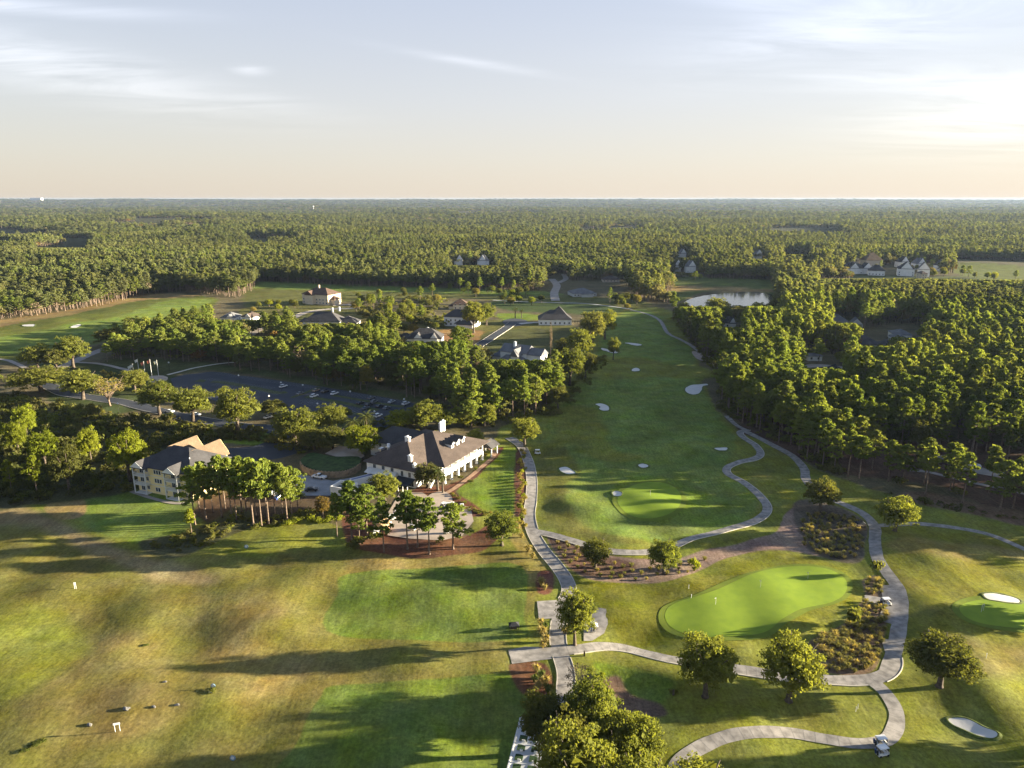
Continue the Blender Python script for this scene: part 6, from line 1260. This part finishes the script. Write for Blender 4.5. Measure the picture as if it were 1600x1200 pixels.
# ---- golf carts
def cart_proto():
    r_ = empty('golf_cart', (0, 0, 0))
    b_ = MB(); b_.prism([(-1.15, -.55), (.9, -.55), (1.2, -.4), (1.2, .4), (.9, .55), (-1.15, .55)], .28, .52); b_.box((-.75, 0, .72), (.8, 1.1, .42)); b_.add([(.75, -.5, .5), (1.2, -.42, .5), (1.2, .42, .5), (.75, .5, .5), (.75, -.48, 1.0), (1.12, -.38, .78), (1.12, .38, .78), (.75, .48, 1.0)], [(0, 3, 2, 1), (4, 5, 6, 7), (0, 1, 5, 4), (1, 2, 6, 5), (2, 3, 7, 6), (3, 0, 4, 7)]); b_.build('body', PAINTS['white'], r_)
    MB().box((-.35, 0, .98), (.55, 1.05, .14)).box((-.68, 0, 1.25), (.14, 1.05, .5)).build('seat', mat('cart_seat', (.30, .26, .2)), r_)
    rf = MB(); rf.box((-.1, 0, 1.86), (1.9, 1.22, .07)); rf.box((-.1, 0, 1.92), (1.7, 1.02, .05)); rf.build('canopy', PAINTS['white'], r_)
    for x, y in ((.85, -.5), (.85, .5), (-.95, -.5), (-.95, .5)): MB().tube([(x, y, .5), (x-.1*(1 if x > 0 else 0), y, 1.84)], .03, 5).build('post', M_dark, r_)
    MB().box((.86, 0, 1.4), (.03, .95, .75)).build('windscreen', M_glass, r_)
    for x in (-.78, .82):
        for y in (-.52, .52): MB().tube([(x, y-.1, .23), (x, y+.1, .23)], .23, 10).build('wheel', M_rubber, r_)
    for y in (-.25, .25): MB().tube([(-1.25, y, .55), (-1.4, y, 1.45)], [.16, .2], 8).build('golf_bag', [PAINTS['black'], PAINTS['blue']][y > 0], r_)
    MB().tube([(.7, -.25, .95), (.4, -.25, 1.15)], .025, 5).tube([(.38, -.42, 1.16), (.38, -.08, 1.16)], .03, 5).build('steering_wheel', M_dark, r_)
    return r_
before = set(o.name for o in scene.collection.objects); cp = cart_proto(); register(cp, before); first = True
for x, y, a_, lab in [(1376, 1166, 8, 'nearer golf cart of the pair on the path bend'), (1378, 1181, 14, 'farther golf cart of the pair just below the first one'), (1384, 946, 5, 'golf cart parked on the pad right of the practice green'), (840, 710, 0, 'golf cart crossing the rough beside the clubhouse path'),
        (693, 794, 60, 'golf cart left of the white group on the patio'), (699, 795, 80, 'golf cart in the middle of the patio group'), (706, 794, 70, 'golf cart right of the patio group'), (722, 797, 100, 'golf cart standing apart beside the curved rows'), (622, 805, 30, 'golf cart at the far left edge of the terrace'), (612, 813, 30, 'golf cart second along the left edge of the terrace'), (606, 820, 30, 'golf cart nearest the terrace hut'), (645, 828, 140, 'golf cart between the trunks on the terrace'), (700, 834, 200, 'cart in the shade at the right of the terrace'), (588, 838, 150, 'cart behind the terrace hut'), (925, 985, 90, 'golf cart on the pad beside the green bin')]:
    o = cp if first else copy_tree(cp); first = False
    X, Y, Z = at(x, y); o.location = (X, Y, Z+.14); o.rotation_euler = (0, 0, R(a_)); s_ = 1.0; o.scale = (s_,)*3; tag(o, lab, 'golf cart', 'golf carts about the club')
# ---- lamp posts of the lot
def lamp_proto():
    r_ = empty('lamp_post', (0, 0, 0)); MB().tube([(0, 0, 0), (0, 0, .4), (0, 0, 4.6)], [.16, .09, .07], 6).build('pole', M_dark, r_)
    MB().tube([(0, 0, 4.6), (0, 0, 4.75), (0, 0, 5.0), (0, 0, 5.3), (0, 0, 5.5)], [.15, .36, .46, .36, .08], 10).build('lamp_globe', M_white, r_); return r_
before = set(o.name for o in scene.collection.objects); lp = lamp_proto(); register(lp, before); first = True
for i, (x, y) in enumerate([(374, 586), (440, 597), (474, 601), (548, 611), (632, 623), (421, 618), (497, 630), (586, 642), (186, 630), (265, 566)]):
    o = lp if first else copy_tree(lp); first = False; k = kpx(*flat_at(x, y)); X, Y, Z = at(x, y+5.2*k*1.02); o.location = (X, Y, Z)
    tag(o, 'white globe lamp, '+['leftmost along the far kerb of the lot', 'second along the far kerb, behind the white car', 'third along the far kerb of the lot', 'fourth along the far kerb of the lot', 'last along the far kerb, by the white SUV', 'on the left grass island of the lot', 'in the middle of the lot above the oaks', 'beside the date palms', 'standing on the entry road edge', 'on the verge behind the flagpoles'][i], 'lamp post', 'lamp posts of the car park')
# ---- flagpoles on their court
_lift[0] += .004; drape_poly('flag_court', catmull(to_world([(228, 590), (250, 587), (262, 590), (258, 596), (235, 598)]), True, 3), M_pave, _lift[0], 2)
fm_ = leafmat('flag_cloth', (.45, .45, .48), (.6, .6, .62), .3); fr_ = leafmat('red_flag_cloth', (.32, .10, .09), (.4, .15, .12), .3)
for i, (x, yb, yt) in enumerate([(217, 580, 561), (227, 586, 565), (238, 592, 562), (248, 588, 563), (205, 582, 571), (209, 584, 569)]):
    X, Y, Z = at(x, yb); h = height_for(x, yb, yt); r_ = empty('flagpole', (X, Y, Z), 0, 'white flagpole with a limp flag, '+['second from the left of the tall ones', 'middle one of the court', 'tallest, standing on the pale court plinth', 'rightmost of the court', 'short leftmost one above the oak', 'short one next to the leftmost'][i], 'flagpole', 'flagpoles by the entrance court')
    MB().tube([(0, 0, 0), (0, 0, h)], [.14, .08], 6).tube([(0, 0, h), (0, 0, h+.25)], [.14, .05], 6).build('pole', M_white, r_)
    f_ = MB(); n_ = 6; V = []
    for k in range(n_+1): V += [(-.1-k*.30, .14*math.sin(k*1.3), h-.15-k*.12), (-.1-k*.24, .14*math.sin(k*1.3+.5), h-1.55-k*.16)]
    f_.add(V, [(2*k, 2*k+2, 2*k+3, 2*k+1) for k in range(n_)]); f_.build('flag', fr_ if i in (1, 2) else fm_, r_)
# ---- greens: hole flags
for x, y, lab, cl in [(1533, 957, 'left of the two pin flags on the right-hand green', 0), (1536, 955, 'right of the two pin flags on the right-hand green', 0), (1188, 918, 'thin white pin on the far half of the practice green', 0), (1118, 945, 'thin white pin on the left half of the practice green', 0), (1016, 775, 'pin flag on the fairway green', 1), (1262, 905, 'thin white pin on the right half of the practice green', 0)]:
    X, Y, Z = at(x, y); r_ = empty('pin_flag', (X, Y, Z), random.random(), lab, 'pin flag'); MB().tube([(0, 0, 0), (0, 0, 2.1)], .035, 5).build('pole', M_white, r_); MB().add([(0, 0, 2.1), (-.5, .05, 1.95), (0, 0, 1.75)], [(0, 1, 2)]).build('flag', M_white if not cl else PAINTS['red'], r_)
# ---- driving range furniture
def sign(px_, py_, h, w, label, hh=.5, rz=.3):
    X, Y, Z = at(px_, py_); r_ = empty('yardage_board', (X, Y, Z), rz, label, 'range marker'); 
    for k in (-.35, .35): MB().tube([(k*w, 0, 0), (k*w, 0, h)], .05, 5).build('post', M_white, r_)
    MB().box((0, -.05, h-hh/2), (w, .06, hh)).build('board', M_white, r_)
sign(184, 1143, 2.0, 1.2, 'white yardage board on posts in the middle of the range', .45); sign(118, 920, 1.9, .5, 'narrow white yardage post beside the shaded hollow', .9)
for x, y, s_, lab in [(385, 858, 1.0, 'round blue-rimmed white target below the scrubby bank'), (364, 1190, .9, 'round striped target at the near edge of the range'), (333, 1076, .8, 'pale round target beside the weedy patch')]:
    X, Y, Z = at(x, y); r_ = empty('range_target', (X, Y, Z), 0, lab, 'target'); MB().tube([(0, .0, .8*s_), (0, .12, .8*s_)], .6*s_, 16).build('rim', paint('target_blue', (.12, .22, .32)), r_); MB().tube([(0, -.03, .9*s_), (0, .0, .9*s_)], .4*s_, 12).build('target_face', M_white, r_); MB().tube([(0, .06, -.1), (0, .06, .3*s_)], .06, 5).build('post', M_dark, r_)
for x, y, s_, lab in [(197, 1108, .55, 'grey boulder pile near the middle of the range'), (140, 1133, .45, 'grey stone left of the yardage board'), (276, 1102, .35, 'pale stone right of the boulder pile'), (240, 1105, .35, 'small dark stone between the two boulders'), (330, 1082, .35, 'stone half covered in weeds'), (257, 1066, .3, 'tiny stone above the boulder pile')]:
    X, Y, Z = at(x, y); bm = bmesh.new(); bmesh.ops.create_icosphere(bm, subdivisions=2, radius=s_)
    for v in bm.verts: v.co *= 1+.25*math.sin(v.co.x*7+v.co.y*5+x); v.co.z *= .55; v.co.x *= 1.5
    me_ = bpy.data.meshes.new('boulder'); bm.to_mesh(me_); bm.free(); me_.materials.append(mat('field_stone', (.17, .165, .16), .9, .25, scale=2)); o = link(bpy.data.objects.new('boulder', me_)); o.location = (X, Y, Z+.1); tag(o, lab, 'stone')
for x, y, w, h, lab in [(333, 1080, 2.2, .7, 'weedy green clump by the half covered stone'), (60, 1160, 3.0, .5, 'low weedy patch at the near left of the range'), (228, 1008, 1.6, .5, 'small weed clump on the range'), (40, 1172, 2, .5, 'second low weedy patch at the near left of the range')]: bush(x, y, w, h, 2, lab, 'weed_clump', 'weeds', m=L_oak)
# tee line: concrete strip with mats and bag stands
_lift[0] += .004; tl = drape_poly('tee_pavement', to_world([(812, 1122), (890, 1130), (905, 1240), (780, 1252), (792, 1200)]), mat('tee_concrete', (.55, .56, .58), .8, .1, scale=.5), .16, 1.5)
p0 = np.array(flat_w((814, 1122))); p1 = np.array(flat_w((788, 1222))); dv = (p1-p0)/np.hypot(*(p1-p0)); th = math.atan2(dv[1], dv[0]); Lr = np.hypot(*(p1-p0)); nm_ = 7
M_mat = mat('mat_turf', (.025, .06, .02), 1, .3, scale=3)
for i in range(nm_):
    for rr_, off in enumerate((1.5, 4.2)):
        q = p0+dv*(.8+Lr*i/nm_)+np.array([-dv[1], dv[0]])*off; z = float(hz(*q)); r_ = empty('hitting_mat', (q[0], q[1], z+.17), th, 'green hitting mat in the white tee line under the oaks' if rr_ == 0 else 'green hitting mat in the back row of the tee line', 'hitting mat', 'hitting mats of the tee line' if rr_ == 0 else 'hitting mats of the back row')
        MB().box((0, 0, .03), (1.5, 1.5, .06)).build('mat_base', M_mat, r_); MB().box((.95, .2, .25), (.12, .6, .5)).build('ball_tray', M_white, r_)
mid = (p0+p1)/2; m_ = MB(); 
for i in range(24):
    a = p0+(p1-p0)*i/24; b_ = p0+(p1-p0)*(i+1)/24; c = (a+b_)/2; m_.box((c[0], c[1], float(hz(*c))+.24), (np.hypot(*(b_-a))+.02, .26, .14), th)
o = m_.build('tee_line_edging', M_white); tag(o, 'long white edging along the front of the tee line', 'edging')
# kiosk, bins, benches, posts
def kiosk(px_, py_, w, d, h, label, m1, m2, rz=0):
    X, Y, Z = at(px_, py_); r_ = empty('kiosk', (X, Y, Z), rz, label, 'kiosk')
    for x in (-w/2, w/2):
        for y in (-d/2, d/2): MB().box((x, y, h/2), (.12, .12, h)).build('post', m1, r_)
    hip_roof(-w/2, w/2, -d/2, d/2, h, h+.5, 'x', (1, 1), .25, .1).build('roof', m2, r_); MB().box((0, 0, .55), (w*.7, d*.6, 1.1)).build('counter', m1, r_)
kiosk(1343, 826, 2.4, 1.8, 2.1, 'dark open kiosk at the upper corner of the tufted bed', M_barkd, RF_dark); kiosk(803, 982, 2.0, 1.3, 1.3, 'dark low rack beside the pampas tufts at the range edge', M_barkd, RF_dark, .1); kiosk(927, 982, 1.6, 1.2, 1.1, 'dark bin shelter with a pale lid beside the cart pad', M_barkd, M_white)
for x, y, lab in [(913, 1025, 'dark slim post at the path junction above the mound'), (1376, 968, 'short post beside the parked cart pad'), (1052, 1086, 'small ground light at the foot of the left big oak')]:
    X, Y, Z = at(x, y); o = MB().box((0, 0, .55), (.35, .35, 1.1)).tube([(0, 0, 1.1), (0, 0, 1.35)], [.22, .1], 8).build('bollard', M_barkd); o.location = (X, Y, Z); tag(o, lab, 'bollard')
for i, (x, y) in enumerate([(1340, 1108), (1337, 1112), (1541, 1028), (1080, 935), (1076, 920)]):
    X, Y, Z = at(x, y); o = MB().tube([(0, 0, 0), (0, 0, 1.0)], .05, 6).tube([(0, 0, 1.0), (0, 0, 1.15)], .09, 6).build('marker_post', M_white); o.location = (X, Y, Z); tag(o, 'small white stake '+['on the slope right of the lower path', 'beside the slope stake right of the lower path', 'on the slope right of the ragged oak', 'left of the practice green', 'above the left end of the practice green'][i], 'stake')
# ------------------------------------------------------------------ the air
hm = bpy.data.materials.new('haze'); hm.use_nodes = True; hn = hm.node_tree.nodes; hn.clear(); ho = hn.new('ShaderNodeOutputMaterial'); hv = hn.new('ShaderNodeVolumePrincipled')
hv.inputs['Color'].default_value = (.34, .45, .66, 1); hv.inputs['Density'].default_value = HAZE; hv.inputs['Anisotropy'].default_value = .2
hm.node_tree.links.new(hv.outputs[0], ho.inputs['Volume'])
m_ = MB(); m_.box((0, 6900, 51.5), (36000, 21400, 111)); o = m_.build('haze', hm); tag(o, 'thin evening haze lying over the country', kind='stuff')
